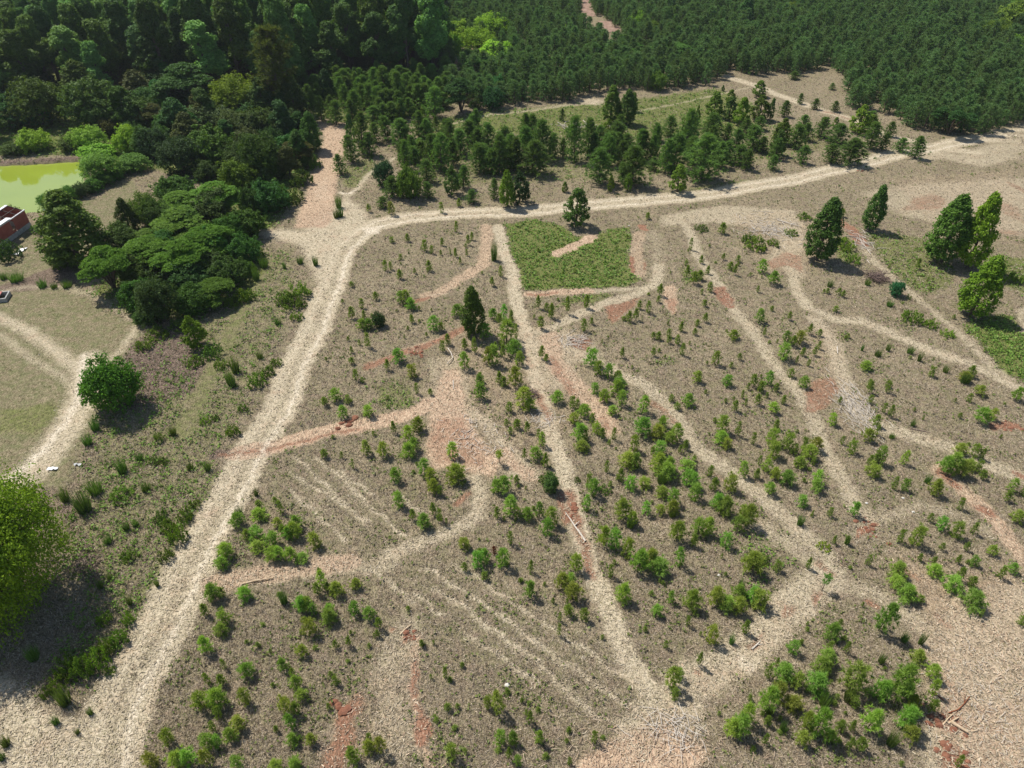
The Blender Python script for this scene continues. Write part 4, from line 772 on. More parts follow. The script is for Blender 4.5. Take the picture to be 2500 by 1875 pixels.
L('round', B1, '120 900 300 260', (.8, .8, .6), 'olive domed tree beside the yellow-green dome')
L('round', B1, '100 1350 330 330', (.7, .85, .8), 'broad dark tree left of the second lane tree')
L('shrub', B1, '520 1300 120 140', (.9, 1.0, .8), 'weedy bush on the lane edge', 'bush')
L('shrub', B1, '430 1440 180 150', (.8, .9, .7), 'weedy bramble lower on the lane edge', 'bush')
L('shrub', B1, '200 1500 180 130', (1.0, 1.3, 1.2), 'pale leafy shrub below the lane side trees', 'shrub')
L('shrub', B1, '330 1570 220 130', (.9, .9, .7), 'olive shrub at the foot of the pink lane', 'shrub')
L('tall_pine', B1, '290 900 330 700', (.45, .42, .45), 'tall dark pine with bare grey twigs at its top')
L('oval', A2, '620 620 420 560', (1.0, .95, .7), 'tall olive tree between the shed and the mimosas')
L('round', A2, '480 640 200 180', (1.0, 1.0, .7), 'small olive bush at the foot of the olive tree', 'bush')
FL = [('850 850 470 420', (1.0, 1.2, .6), 'lower left mimosa of the dark thicket'), ('1130 720 520 330', (1.05, 1.3, .6), 'widest mimosa in the middle of the thicket'), ('1420 790 460 380', (1.0, 1.2, .6), 'mimosa just right of the thicket centre'), ('1380 430 520 250', (1.1, 1.35, .6), 'upper middle mimosa of the thicket'), ('1650 590 430 330', (1.0, 1.2, .6), 'mimosa at the right side of the thicket'), ('1650 250 460 280', (1.1, 1.35, .65), 'upper right mimosa above the bare trunk'), ('1370 280 420 230', (1.15, 1.4, .65), 'top mimosa of the thicket below the olive tree'), ('1680 950 380 240', (1.0, 1.25, .6), 'small low mimosa at the thicket bottom right'), ('1240 560 480 240', (1.15, 1.4, .65), 'bright capped mimosa over the thicket centre')]
for s, cc_, lb in FL: L('flat', A2, s, cc_, lb)
L('round', A2, '1900 610 230 240', (.6, .85, .8), 'dark bushy tree at the right end of the thicket')
L('round', A2, '1940 250 190 250', (.6, .75, .7), 'dark round tree right of the upper mimosas')
L('round', A2, '1240 1090 330 390', (.6, .65, .9), 'dull grey-green tree at the bottom of the thicket')
L('round', A2, '1450 980 190 180', (.8, 1.0, .9), 'small green tree right of the dull grey-green one')
L('round', A2, '1120 1090 180 130', (.7, .8, .9), 'low leafy bush left under the dull grey-green tree', 'bush')
L('round', A2, '1650 760 300 230', (.6, .7, .8), 'shaded tree under the right hand mimosas')
L('round', A2, '1050 960 280 220', (.5, .7, .6), 'shaded tree under the lower left mimosa')
L('oval', A2, '1020 400 150 290', (.8, .8, .8), 'slim olive tree with plumes left of the top mimosa')
L('round', A2, '1130 340 260 300', (1.0, 1.0, .6), 'olive rounded tree above the thicket')
L('round', A2, '1830 60 280 260', (1.0, 1.05, .5), 'yellowish leafy tree at the top right of the thicket')
L('round', A2, '1900 700 120 110', (.8, .9, .8), 'small bush below the right end of the thicket', 'bush')
L('small', A2, '1525 1250 170 235', (1.35, 1.45, .6), 'small bright bushy tree standing in the weeds')
L('shrub', A2, '1640 1330 170 110', (1.0, 1.2, .9), 'leafy shrub right of the small bright tree', 'shrub')
L('shrub', A2, '1490 1400 140 80', (1.3, 1.4, .8), 'light leafy shrub below the small bright tree', 'shrub')
L('shrub', A2, '50 590 220 180', (.6, .85, .9), 'leafy bush against the shed wall', 'bush')
L('shrub', A2, '300 380 120 90', (.8, 1.0, .8), 'small bush at the corner of the shed', 'bush')
L('shrub', A2, '60 190 130 90', (1.2, 1.3, .9), 'light bush behind the shed by the pond', 'bush')
for j_, (x, y, ww, hh) in enumerate(((115, 508, 46, 34), (143, 500, 40, 28), (170, 492, 46, 36), (200, 482, 48, 36), (228, 470, 46, 34), (255, 454, 46, 34), (278, 440, 42, 30), (300, 425, 40, 28), (190, 470, 40, 26))):
    plant('round', x, y, ww, hh*1.1, (.9, 1.2, .9) if j_ != 3 else (.6, .7, .9), cat='bush', reg=120, noun='low bush')
L('round', A3, '860 330 440 440', (.8, 1.2, .6), 'round fern-leaved mimosa alone by the white path')
L('big', (0, 1000), '60 1580 1080 980', (1.75, 1.85, .6), 'huge yellow-green tree cut by the left edge')
g_ = random.Random(9); nf_ = 0
BELT = [(-60, 235), (300, 225), (620, 225), (700, 250), (760, 300), (745, 380), (700, 480), (650, 545), (610, 520), (560, 470), (400, 400), (330, 395), (300, 340), (200, 345), (-60, 350)]
while nf_ < 75:
    x, y = g_.uniform(-60, 760), g_.uniform(225, 545)
    if not in_poly(x, y, BELT): continue
    q_ = g_.uniform(.7, 1.4); kd_ = g_.choice(('round', 'round', 'oval', 'flat', 'forest')); plant(kd_, x, y, 75*q_*(.8 if kd_ in ('oval', 'forest') else 1), 62*q_*(1.35 if kd_ in ('oval', 'forest') else 1), (g_.uniform(.45, 1.0), g_.uniform(.6, 1.0), g_.uniform(.5, 1.1)), cat='tree', reg=121+(0 if x < 230 else 1 if x < 460 else 2), noun='bushy filler tree'.replace('filler ', '')); nf_ += 1
for x, y in ((330, 700), (400, 640), (470, 720), (520, 640), (450, 580), (560, 600), (380, 560), (300, 620), (520, 540), (430, 500), (600, 580), (350, 760), (480, 770), (560, 700)):
    plant('round', x, y, 95, 75, (g_.uniform(.5, .8), g_.uniform(.7, 1.0), g_.uniform(.5, .9)), cat='tree', reg=124, noun='low leafy tree')
# shrubs and brambles of the strip and field
SHR = tile(600, 450, '300 930 160 110;400 880 180 140;340 960 180 120;390 1050 110 70;80 1560 160 120;160 1480 120 90;230 1400 100 70;20 900 120 100;430 950 80 50')+tile(0, 900, '1370 1340 150 150;1300 1270 130 110;1420 1180 130 110;1280 1480 120 90;1500 1080 100 70;1800 520 110 110;1870 330 80 60;1660 400 70 50;1230 560 70 100;1180 740 110 50;1260 740 90 50;1580 430 90 50;930 1020 190 90;1240 1180 130 80;990 1470 140 70')+tile(0, 1375, '640 880 170 170;760 820 170 170;520 860 170 150;820 700 120 130;920 630 140 110;460 980 150 110;800 470 130 80;990 470 80 120;360 1040 90 80;850 860 90 60')+tile(1200, 450, '1620 360 110 60')+tile(1800, 450, '140 510 170 130;90 450 110 90;280 480 100 70;830 500 170 100;900 610 110 90;520 270 110 60;1350 1070 170 110;1500 1110 120 80;420 390 110 60;2150 760 130 90;1630 1180 120 60')+tile(1200, 900, '660 880 60 40;880 960 110 50;420 890 110 90')+tile(1800, 900, '0 0 0 0;200 1500 110 60')+tile(0, 450, '1200 1200 180 90;1100 1280 140 80;1380 1130 160 90;1880 900 140 120;1800 950 130 110;2000 560 100 90;1700 1420 110 80;1930 700 110 120')
for (x, y, ww, hh) in SHR:
    if ww < 5: continue
    lime = random.random()
    plant('shrub', x, y, ww, max(hh, 12)*.9, (1.0+.6*lime, 1.1+.5*lime, .8), cat='shrub', reg=130+(0 if x < 620 and y > 1370 else 1 if x < 660 and y > 1100 else 2 if x < 760 else 3), noun='leafy shrub')
L('round', (1200, 900), '455 960 120 160', (1.4, 1.5, 2.2), 'pale sage green bush beside the narrow lane', 'bush')
L('shrub', (1800, 900), '670 1400 110 40', (1.9, 1.7, .6), 'low yellow-green leafy patch at right', 'shrub')

# ------------------------------------------------------------------ the tall forest
FOREST = [ground(*p) for p in [(-250, 262), (0, 262), (150, 258), (300, 242), (420, 232), (560, 222), (700, 240), (800, 205), (900, 200), (1010, 198), (1082, 196), (1078, 130), (1076, 60), (1074, 20), (-420, 20), (-420, 262)]]
fx = []
yy = min(p[1] for p in FOREST)
while yy < 262:
    xx = -175
    while xx < 5:
        X = xx+random.uniform(-2.2, 2.2); Y = yy+random.uniform(-2.2, 2.2)
        u, v_ = pix(X, Y, 10)
        if in_poly(X, Y, FOREST) and -200 < u < 1300: fx.append((X, Y))
        xx += 7.4
    yy += 6.6
for X, Y in fx:
    front = not in_poly(X, Y-9, FOREST)
    H = random.uniform(15, 21)*(0.8 if front and random.random() < .4 else 1); W_ = random.uniform(7.5, 11)
    if X < -85: H *= .86
    v = random.choice((random.uniform(.7, 1.2), random.uniform(1.1, 1.75))); h_ = random.random()
    plant('forest', 0, 0, 0, 0, (v*(.85+.25*h_), v*1.12, v*(1.5-.6*h_)), X=X, Y=Y, W=W_, H=H, cat='tree', reg=140, noun='tall forest tree')

# ------------------------------------------------------------------ pine plantation
M_pl = [M_farneedle, M_bark]; plm = []
for s in range(4):
    (a, b), (c_, d_) = pine_arrays(5.2, 1.35, 10, 6, 2, 12, .52, .10, 500+s, .06, .65)
    plm.append(make_mesh('plantation_pine', [(a, b, 0), (c_, d_, 1)], M_pl))
EDGE = [(1078, 196), (1100, 245), (1140, 262), (1200, 262), (1263, 253), (1327, 250), (1402, 247), (1431, 234), (1472, 228), (1548, 217), (1611, 226), (1706, 213), (1754, 196), (1779, 178), (1833, 186), (1900, 178), (1936, 186), (1990, 178), (2053, 177), (2059, 226), (2075, 268), (2148, 273), (2195, 300), (2227, 318), (2338, 330), (2401, 327), (2500, 303), (2750, 262), (2750, -20), (1076, -20)]
EW = [ground(*p) for p in EDGE]
PATHS = [[(1424, -5), (1432, 25), (1444, 36), (1456, 38)], [(1478, 52), (1490, 66), (1504, 78)]]
clear = [(1150, 140, 50), (1105, 110, 24), (1200, 120, 34), (1120, 175, 26), (2140, 118, 14), (2200, 118, 16), (2345, 100, 8), (2420, 8, 14), (2420, 20, 10)]
pts = []
Yv = 145.0
while Yv < 300:
    X = -30.0
    while X < 260:
        x_ = X+random.uniform(-.7, .7); y_ = Yv+random.uniform(-.7, .7); X += 2.3
        if not in_poly(x_, y_, EW): continue
        u, v0 = pix(x_, y_, 0); u2, v1 = pix(x_, y_, 5)
        if u > 2620 or v0 < -30: continue
        bad = any(math.hypot(u-a, (v0-b-6)*1.6) < r for a, b, r in clear)
        for Pq in PATHS:
            for i in range(len(Pq)-1):
                for q in (0, .33, .66, 1):
                    a = Pq[i][0]*(1-q)+Pq[i+1][0]*q; b = Pq[i][1]*(1-q)+Pq[i+1][1]*q
                    if abs(u-a) < 11 and v1-2 < b < v0+1: bad = True
        if bad and random.random() < .97: continue
        if random.random() < .05+.25*(math.sin(x_*.16+2*math.sin(y_*.07))*math.sin(y_*.21+1.5*math.sin(x_*.09)) > .55): continue
        pts.append((x_, y_, v0))
    Yv += 2.6
def front_d(p):
    best = 1e9
    for i in range(0, 27):
        ax, ay = EW[i]; bx, by = EW[i+1]; vx, vy = bx-ax, by-ay; t = max(0, min(1, ((p[0]-ax)*vx+(p[1]-ay)*vy)/(vx*vx+vy*vy+1e-9)))
        best = min(best, math.hypot(p[0]-ax-vx*t, p[1]-ay-vy*t))
    return best
PSEG = [(1110, 'by the wide dark spreading tree'), (1220, 'right of the bluish round tree'), (1310, 'above the left clearing pines'), (1390, 'above the grey slash'), (1460, 'behind the tallest slim bright tree'), (1530, 'right behind the slim bright trees'), (1610, 'above the far faint path'), (1690, 'left of the far track end'), (1770, 'at the far track end'), (1850, 'right of the far track end'), (1930, 'above the far dry meadow'), (2020, 'at the corner of the far meadow'), (2100, 'beside the pale yellow-green tree'), (2180, 'above the far track bend'), (2270, 'left of the large dark spreading tree'), (2350, 'behind the large dark spreading tree'), (2430, 'right of the large dark spreading tree'), (2520, 'at the right frame edge')]
scored = sorted(pts, key=lambda p: (front_d(p) > 5.5, -p[2]))
ind, rest = scored[:300], scored[300:]
firsts = []
for i, (X, Y, v0) in enumerate(ind):
    o = bpy.data.objects.new('plantation_pine', plm[i % 4]); col.objects.link(o); o.location = (X, Y, zat(X, Y)-.05); o.rotation_euler = (0, 0, random.uniform(0, 6.283))
    q = random.uniform(.8, 1.15); o.scale = (q*random.uniform(1.0, 1.3), q*random.uniform(1.0, 1.3), q*random.uniform(.85, 1.1))
    u_, v_ = pix(X, Y, 0); firsts.append(o)
    THINGS.append(dict(o=o, x=u_, y=v_, H=o.scale[2], W=1, kind='plpine', reg=300+min(range(len(PSEG)), key=lambda i: abs(PSEG[i][0]-u_)), cat='pine tree', noun='dark edge pine', tone='', color=(1, 1, 1)))
pm = bpy.data.meshes.new('far_pine_plantation'); P3 = np.array([(X, Y, -.05) for X, Y, _ in rest], np.float32)
pm.vertices.add(len(P3)); pm.vertices.foreach_set('co', P3.ravel())
a_ = pm.attributes.new('turn', 'FLOAT', 'POINT'); a_.data.foreach_set('value', rng.uniform(0, 6.283, len(P3)).astype(np.float32))
a_ = pm.attributes.new('size', 'FLOAT_VECTOR', 'POINT'); q = rng.uniform(.55, 1.28, len(P3)); a_.data.foreach_set('vector', np.stack([q*1.2, q*1.2, q*rng.uniform(.85, 1.12, len(P3))], -1).astype(np.float32).ravel())
a_ = pm.attributes.new('pick', 'INT', 'POINT'); a_.data.foreach_set('value', rng.integers(0, 4, len(P3)).astype(np.int32))
po = link('far_pine_plantation', pm); tag(po, 'far reaches of the dense dark pine plantation seen as one mass', 'pine plantation', kind='stuff')
ng = bpy.data.node_groups.new('scatter_pines', 'GeometryNodeTree'); ng.interface.new_socket('Geometry', in_out='INPUT', socket_type='NodeSocketGeometry'); ng.interface.new_socket('Geometry', in_out='OUTPUT', socket_type='NodeSocketGeometry')
gi = ng.nodes.new('NodeGroupInput'); go = ng.nodes.new('NodeGroupOutput'); ip = ng.nodes.new('GeometryNodeInstanceOnPoints'); gj = ng.nodes.new('GeometryNodeGeometryToInstance')
for o in firsts[:4][::-1]:
    oi = ng.nodes.new('GeometryNodeObjectInfo'); oi.inputs['Object'].default_value = o; ng.links.new(oi.outputs['Geometry'], gj.inputs[0])
def nattr(nm, ty, sock):
    n = ng.nodes.new('GeometryNodeInputNamedAttribute'); n.data_type = ty; n.inputs[0].default_value = nm
    ng.links.new([s for s in n.outputs if s.enabled][0], sock)
ng.links.new(gi.outputs[0], ip.inputs['Points']); ng.links.new(gj.outputs[0], ip.inputs['Instance']); ip.inputs['Pick Instance'].default_value = True
nattr('pick', 'INT', ip.inputs['Instance Index']); nattr('size', 'FLOAT_VECTOR', ip.inputs['Scale'])
cx_ = ng.nodes.new('ShaderNodeCombineXYZ'); nattr('turn', 'FLOAT', cx_.inputs[2]); ng.links.new(cx_.outputs[0], ip.inputs['Rotation'])
ng.links.new(ip.outputs[0], go.inputs[0]); md = po.modifiers.new('scatter', 'NODES'); md.node_group = ng
for Pq, wq in ((PATHS[0], 5), (PATHS[1], 5)):
    Q = world(Pq); v_ = []
    for i, q in enumerate(Q):
        a = Q[max(i-1, 0)]; b = Q[min(i+1, len(Q)-1)]; dx, dy = b[0]-a[0], b[1]-a[1]; l = math.hypot(dx, dy)
        v_ += [(q[0]-dy/l*wq/2*1.1, q[1]+dx/l*wq/2, .10), (q[0]+dy/l*wq/2, q[1]-dx/l*wq/2*1.1, .10)]
    tag(link('dirt_path', make_mesh('dirt_path', [(np.array(v_), np.array([(2*i, 2*i+1, 2*i+3, 2*i+2) for i in range(len(Q)-1)]), 0)], [noisy('pink_dirt', (.20, .12, .085), (.36, .25, .19), .8, .95)])), kind='structure')
# ------------------------------------------------------------------ ground cover
def scatter(n, seed, keep, u0=-120, u1=2620, v0=165, v1=1900):
    g = np.random.default_rng(seed); u = g.uniform(u0, u1, n); v = g.uniform(v0, v1, n)
    dx = (u-1250)/F; dy = -(v-937.5)/F; t = -CAM_H/(dy*SA-CA); X = dx*t; Y = (dy*CA+SA)*t
    k = keep(X, Y, g); return X[k], Y[k], sample('z', X[k], Y[k]), g
def bare(X, Y): return np.maximum.reduce([sample(k, X, Y) for k in ('straw', 'chip', 'red', 'white', 'lawn')])
def tufts(name, n, seed, keep, mat, nb, h, wd, lean, label, cat, color=None, leafy=0):
    X, Y, Z, g = scatter(n, seed, keep); m = len(X)
    hh = g.uniform(.5, 1.3, m)*h; C = np.stack([X, Y, Z-.02], -1)
    C = np.repeat(C, nb, 0); C[:, :2] += g.normal(size=(m*nb, 2))*h*.25
    D = unit(np.stack([g.normal(size=m*nb)*lean, g.normal(size=m*nb)*lean, np.ones(m*nb)], -1)); ww = wd*(1+.010*C[:, 1])*g.uniform(.6, 1.3, m*nb)
    parts = [(*blades(C, D, np.repeat(hh, nb), ww, g), 0)]
    if leafy:
        C2 = np.repeat(np.stack([X, Y, Z], -1), leafy, 0); C2 += np.stack([g.normal(size=m*leafy)*.2, g.normal(size=m*leafy)*.2, g.random(m*leafy)*np.repeat(hh, leafy)], -1)
        parts.append((*quads(C2, unit(rdir(len(C2), g)*.7+np.array([0, 0, .8])), .17*(1+.006*C2[:, 1]), g), 0))
    tag(link(name, make_mesh(name, parts, [mat]), color=color), label, cat, kind='stuff')
PW2 = world(POND)
def dry_keep(X, Y, g):
    b = bare(X, Y); return (g.random(len(X)) > b*1.05) & (sample('pond', X, Y) < .2) & (sample('green', X, Y) < .85)
tufts('dry_grass', 330000, 11, dry_keep, M_dry, 3, .27, .042, 1.2, 'matted brown dry grass covering the field between the mown lanes', 'grass')
def green_keep(X, Y, g):
    gr = sample('green', X, Y); n = .5+.5*np.sin(X*.9+2*np.sin(Y*.5))*np.sin(Y*1.1+2*np.sin(X*.37)); return (g.random(len(X)) < np.clip(gr*1.15-.1, 0, 1)**1.3*(.35+.9*n*(gr < .9)+.65*(gr >= .9))) & (bare(X, Y) < .55)
tufts('green_weeds', 150000, 12, green_keep, M_weed, 2, .38, .04, .5, 'low green weeds and brambles growing in patches over the dry ground', 'weeds', (1.05, 1.35, .8), leafy=3)
def sparse_keep(X, Y, g):
    n = np.sin(X*.45+1.3*np.sin(Y*.31))*np.sin(Y*.52+1.1*np.sin(X*.27)); return (g.random(len(X)) < .10+.35*(n > .45)) & (bare(X, Y) < .4) & (sample('pond', X, Y) < .1) & (Y < 150)
tufts('scattered_weeds', 60000, 13, sparse_keep, M_weed, 3, .30, .035, .6, 'sparse olive weeds scattered through the dry grass', 'weeds', (1.0, .95, .9), leafy=2)
def track_keep(X, Y, g): return (g.random(len(X)) < .55*(np.maximum(sample('straw', X, Y), sample('lawn', X, Y)) > .3)) & (sample('white', X, Y) < .5)
tufts('short_green_stubble', 120000, 14, track_keep, M_weed, 3, .12, .04, .9, 'short green and olive stubble growing on the track and mown lanes', 'stubble', (1.1, 1.0, .9))
def litter(name, n, seed, key, mat, l0, l1, wd, label, thr=.35):
    def keep(X, Y, g): return (g.random(len(X)) < np.clip(np.maximum.reduce([sample(k, X, Y) for k in key])*1.2-.2, 0, 1)) & (Y < 190)
    X, Y, Z, g = scatter(n, seed, keep); m = len(X); a = g.uniform(0, 6.283, m); L = g.uniform(l0, l1, m)/2; tl = g.normal(size=m)*.22
    d = np.stack([np.cos(a), np.sin(a), tl], -1)*L[:, None]; s = np.stack([-np.sin(a), np.cos(a), g.normal(size=m)*.5], -1)*(wd*(1+.008*Y)*g.uniform(.5, 1.3, m)/2)[:, None]
    C = np.stack([X, Y, Z+.05+np.abs(d[:, 2])], -1); v = np.stack([C-d-s, C+d-s, C+d+s, C-d+s], 1).reshape(-1, 3)
    tag(link(name, make_mesh(name, [(v, np.arange(4*m).reshape(m, 4), 0)], [mat])), label, name.replace('_', ' '), kind='stuff')
litter('straw_litter', 150000, 21, ('straw',), M_straw, .08, .30, .034, 'pale cut straw lying over the tracks and mown lanes')
litter('wood_chips', 60000, 22, ('chip', 'red'), M_chip, .08, .26, .045, 'pale wood chips strewn over the reddish bare soil')
def red_keep(X, Y, g): return sample('chip', X, Y) > .9
BIG = world([(1380, 1880), (1460, 1840), (1540, 1790), (1630, 1762), (1700, 1790), (1720, 1850), (1640, 1890)]); PILE2 = world(tp(1200, 1375, '1330,1240 1500,1230 1580,1330 1520,1420 1380,1400'))
def sticks(cx, cy, n, rx, ry, l0, l1, r, seed, z0=0.03, zh=.12, bias=None):
    g = random.Random(seed); ps = []
    for _ in range(n):
        a = g.uniform(0, 6.28) if bias is None else g.gauss(bias, .5); l = g.uniform(l0, l1)/2; x = cx+g.gauss(0, rx*.5); y_ = cy+g.gauss(0, ry*.5); z = z0+g.random()*zh; b = g.gauss(0, .2)
        d = (math.cos(a)*l, math.sin(a)*l); e = g.uniform(-.15, .15)*l
        ps.append(tube([(x-d[0], y_-d[1], z), (x-d[1]*e, y_+d[0]*e, z+.03), (x+d[0], y_+d[1], z+max(-z+.02, b*l))], [r*g.uniform(.6, 1.2), r, r*.4], 4))
    return merge(ps)
def pile(px, py, n, rx, ry, l0, l1, r, seed, mat, name, label, cat, kind=None, zh=.15, bias=None):
    X, Y = ground(px, py); v, f = sticks(0, 0, n, rx, ry, l0, l1, r, seed, .04, zh, bias)
    o = link(name, make_mesh(name, [(v, f, 0)], [mat])); o.location = (X, Y, zat(X, Y)); return tag(o, label, cat, kind=kind)
pile(2090, 1000, 260, 1.8, 4.6, .4, 1.6, .024, 1, M_wood, 'branch_litter', 'spread of bleached white branches at mid right', 'branches', 'stuff', .3, 1.9)
pile(1590, 1830, 420, 8.5, 2.8, .15, .8, .018, 2, M_chip, 'stick_litter', 'pale broken sticks strewn over the chips at the bottom', 'sticks', 'stuff')
pile(1650, 1785, 90, 2.0, 1.6, .3, 1.5, .022, 3, M_wood, 'stick_litter', 'loose heap of pale sticks above the bottom chip patch', 'sticks', 'stuff', .3)
pile(1330, 1025, 40, 2.5, 1.5, .4, 1.5, .025, 4, M_wood, 'stick_litter', 'small sticks on the right of the chip patch', 'sticks', 'stuff')
pile(1150, 1075, 90, 3.0, 3.5, .3, 1.0, .03, 5, M_wood, 'stick_litter', 'pale sticks scattered over the red chip patch', 'sticks', 'stuff')
pile(1405, 830, 70, 2.0, 1.4, .5, 1.6, .03, 6, M_wood, 'stick_litter', 'whitish twigs scattered on the reddish debris hub', 'sticks', 'stuff')
pile(1870, 560, 160, 5.5, 5.0, .5, 2.0, .035, 7, M_wood, 'stick_litter', 'grey twigs strewn over the debris patch left of the leaning trees', 'sticks', 'stuff')
pile(2110, 590, 40, 2.0, 3.0, .6, 2.4, .04, 8, M_wood, 'stick_litter', 'pale branches on the red soil between the dark leaning trees', 'sticks', 'stuff', .2, 2.2)
pile(2390, 1720, 200, 5.0, 5.0, .15, .6, .018, 9, M_wood, 'stick_litter', 'pale sticks scattered on the chip field at lower right', 'sticks', 'stuff')
pile(1420, 310, 60, 5, 2.2, .8, 2.4, .06, 10, M_wood, 'stick_litter', 'grey slash of branches by the plantation edge', 'sticks', 'stuff', .5)
M_twig = noisy('dark_twig', (.09, .055, .045), (.26, .19, .16), 6, .9)
for (px, py, lb, n, mt, r) in ((2138, 682, 'dark brush pile with grey branches beside the straw lane', 110, M_twig, 1.5), (1998, 612, 'tangle of reddish branches below the wide dark leaning tree', 40, M_twig, .9), (1290, 965, 'tangle of reddish twigs left of the narrow lane', 40, M_twig, 1.0)):
    X, Y = ground(px, py); v, f = sticks(0, 0, n, r, r*.8, .6, 2.2, .035, int(px), .05, .75)
    o = link('brush_pile', make_mesh('brush_pile', [(v, f, 0)], [mt])); o.location = (X, Y, zat(X, Y)); tag(o, lb, 'brush pile')
M_redclay = noisy('red_clay', (.15, .06, .035), (.30, .14, .085), 3, .95, .5)
def clods(px, py, n, r, s, seed, lab):
    g = np.random.default_rng(seed); X, Y = ground(px, py); ps = []
    for _ in range(n):
        c = g.normal(size=2)*r*.5; q = s*g.uniform(.4, 1.2); v = []
        for a in range(3):
            for b in range(7): t = 6.283*b/7; rr = q*(1, .8, .35)[a]*g.uniform(.8, 1.2); v.append((c[0]+rr*math.cos(t), c[1]+rr*math.sin(t)*.8, (-.03, .22, .38)[a]*q*1.3))
        v.append((c[0], c[1], q*.55)); f = [(a*7+b, a*7+(b+1) % 7, (a+1)*7+(b+1) % 7, (a+1)*7+b) for a in range(2) for b in range(7)]+[(14+b, 14+(b+1) % 7, 21, 21) for b in range(7)]
        v = np.array(v); tri = []
        for q4 in f:
            tri.append(q4[:3]); 
            if q4[2] != q4[3]: tri.append((q4[0], q4[2], q4[3]))
        ps.append((v, np.array(tri)))
    v, f = merge(ps); o = link('clay_clods', make_mesh('clay_clods', [(v, f, 0)], [M_redclay])); o.location = (X, Y, zat(X, Y)); tag(o, lab, 'clay clods', kind='stuff')
clods(857, 1034, 12, .9, .42, 1, 'red clay clods piled at the sapling above the chip lane'); clods(838, 1732, 8, .8, .4, 2, 'red clay clods at the left of the red scrape'); clods(2120, 1295, 14, 1.2, .30, 3, 'red clay clods by the faint straw lane at right')
clods(1015, 856+4, 10, 1.1, .3, 4, 'red clay clods on the strip left of the oval tree'); clods(2455, 1036, 10, 1.4, .3, 5, 'red clay clods beside the round pine at far right'); clods(1000, 1555, 7, .6, .32, 6, 'brown clay clods round the stump hole'); clods(1402, 1240, 16, 1.4, .30, 7, 'red clay clods beside the fallen forked log'); clods(2340, 1850, 20, 1.6, .34, 8, 'red clay heap near the bottom right corner'); clods(2285, 1755, 8, .9, .3, 9, 'red clay clods left of the pale planks'); clods(2100, 415, 5, .9, .3, 10, 'red clay clods on the road verge at far right')
def log(name, s, r, mat, lab, cat, z=.1, fork=None):
    P = [ground(*p) for p in s]; X0, Y0 = P[0]; zz = zat(X0, Y0)
    ps = [tube([(p[0]-X0, p[1]-Y0, r*.8+z*(i % 2)*.5) for i, p in enumerate(P)], [r*(1-.45*i/(len(P)-1)) for i in range(len(P))], 8)]
    for (i, q) in (fork or []):
        Q = [P[i], ground(*q)]; ps.append(tube([(Q[0][0]-X0, Q[0][1]-Y0, r*.9), (Q[1][0]-X0, Q[1][1]-Y0, r*1.6)], [r*.6, r*.25], 6))
    v, f = merge(ps); n = 8
    o = link(name, make_mesh(name, [(v, f, 0)], [mat], True)); o.location = (X0, Y0, zz); tag(o, lab, cat)
M_log = noisy('barkless_log', (.42, .30, .18), (.66, .52, .36), 5, .8)
log('log', tp(0, 1375, '1870,168 1990,142 2110,120'), .09, M_log, 'long pale log lying on the chip lane by the wide track', 'log')
log('branch', tp(0, 1375, '1885,180 1960,162'), .05, M_log, 'thin stick touching the long pale log', 'branch')
log('log', tp(1200, 900, '725,1330 690,1280 640,1210 600,1150'), .10, M_wood, 'fallen forked whitish log in the narrow red lane', 'log', fork=[(1, tp(1200, 900, '670,1240')[0]), (2, tp(1200, 900, '680,1180')[0]), (3, tp(1200, 900, '570,1110')[0])])
log('branch', tp(600, 450, '1560,1270 1585,1310 1598,1345 1575,1370 1550,1392'), .07, M_wood, 'curved whitish branch on bare ground left of the field pines', 'branch')
log('branch', tp(600, 900, '1600,90 1602,160'), .06, M_wood, 'short pale stick in the straw above the red chips', 'branch')
log('log', tp(600, 1375, '1190,550 1230,510 1272,475'), .08, M_log, 'short pale log by the stump hole', 'log')
log('log', tp(1800, 1375, '1645,1232 1770,1312'), .14, M_log, 'thickest pale plank like log on the red soil at lower right', 'log')
log('log', tp(1800, 1375, '1580,1255 1620,1205 1662,1168'), .06, M_log, 'thin pale pole left of the crossed poles at lower right', 'log')
log('log', tp(1800, 1375, '1622,1242 1702,1196'), .08, M_log, 'pale pole crossing just above the thickest log', 'log')
log('log', tp(1800, 1375, '1798,1302 1852,1290'), .06, M_log, 'short brown stick right of the thickest log', 'log')
log('branch', tp(1800, 1375, '1620,1160 1700,1135 1745,1090 1788,1035'), .05, M_dead, 'bent reddish branch above the pale poles', 'branch', fork=[(2, tp(1800, 1375, '1755,1020')[0])])
log('branch', tp(1800, 1375, '1520,1005 1590,1062'), .05, M_dead, 'reddish stick beside the thicket at lower right', 'branch')
log('branch', tp(1200, 1375, '2010,660 2050,625 2080,592'), .08, M_wood, 'forked white branch by the red scrape in the wide lane', 'branch', fork=[(1, tp(1200, 1375, '2085,625')[0])])
log('branch', tp(1800, 450, '310,275 390,300 475,322'), .09, M_wood, 'long grey log on the debris patch left of the leaning tree', 'log')
log('branch', tp(1800, 450, '860,400 960,428'), .09, M_twig, 'dark log across the red soil between leaning trees', 'log')
log('branch', tp(1800, 450, '995,495 1028,540'), .07, M_wood, 'pale stick on the lane below the dark log', 'branch')
log('branch', tp(1800, 450, '770,1255 772,1310'), .08, M_wood, 'upright looking white stick on the straw at mid right', 'branch')
log('branch', tp(1800, 450, '1000,580 1022,610'), .06, M_wood, 'short pale stick lower on the same lane', 'branch')
log('branch', tp(1800, 900, '1340,462 1420,480 1540,505'), .06, M_twig, 'long dark branch beside the straw lane at right', 'branch')
log('branch', tp(1200, 1375, '1500,1185 1430,1200 1380,1195'), .06, M_wood, 'curved white branch left of the stick heap', 'branch')
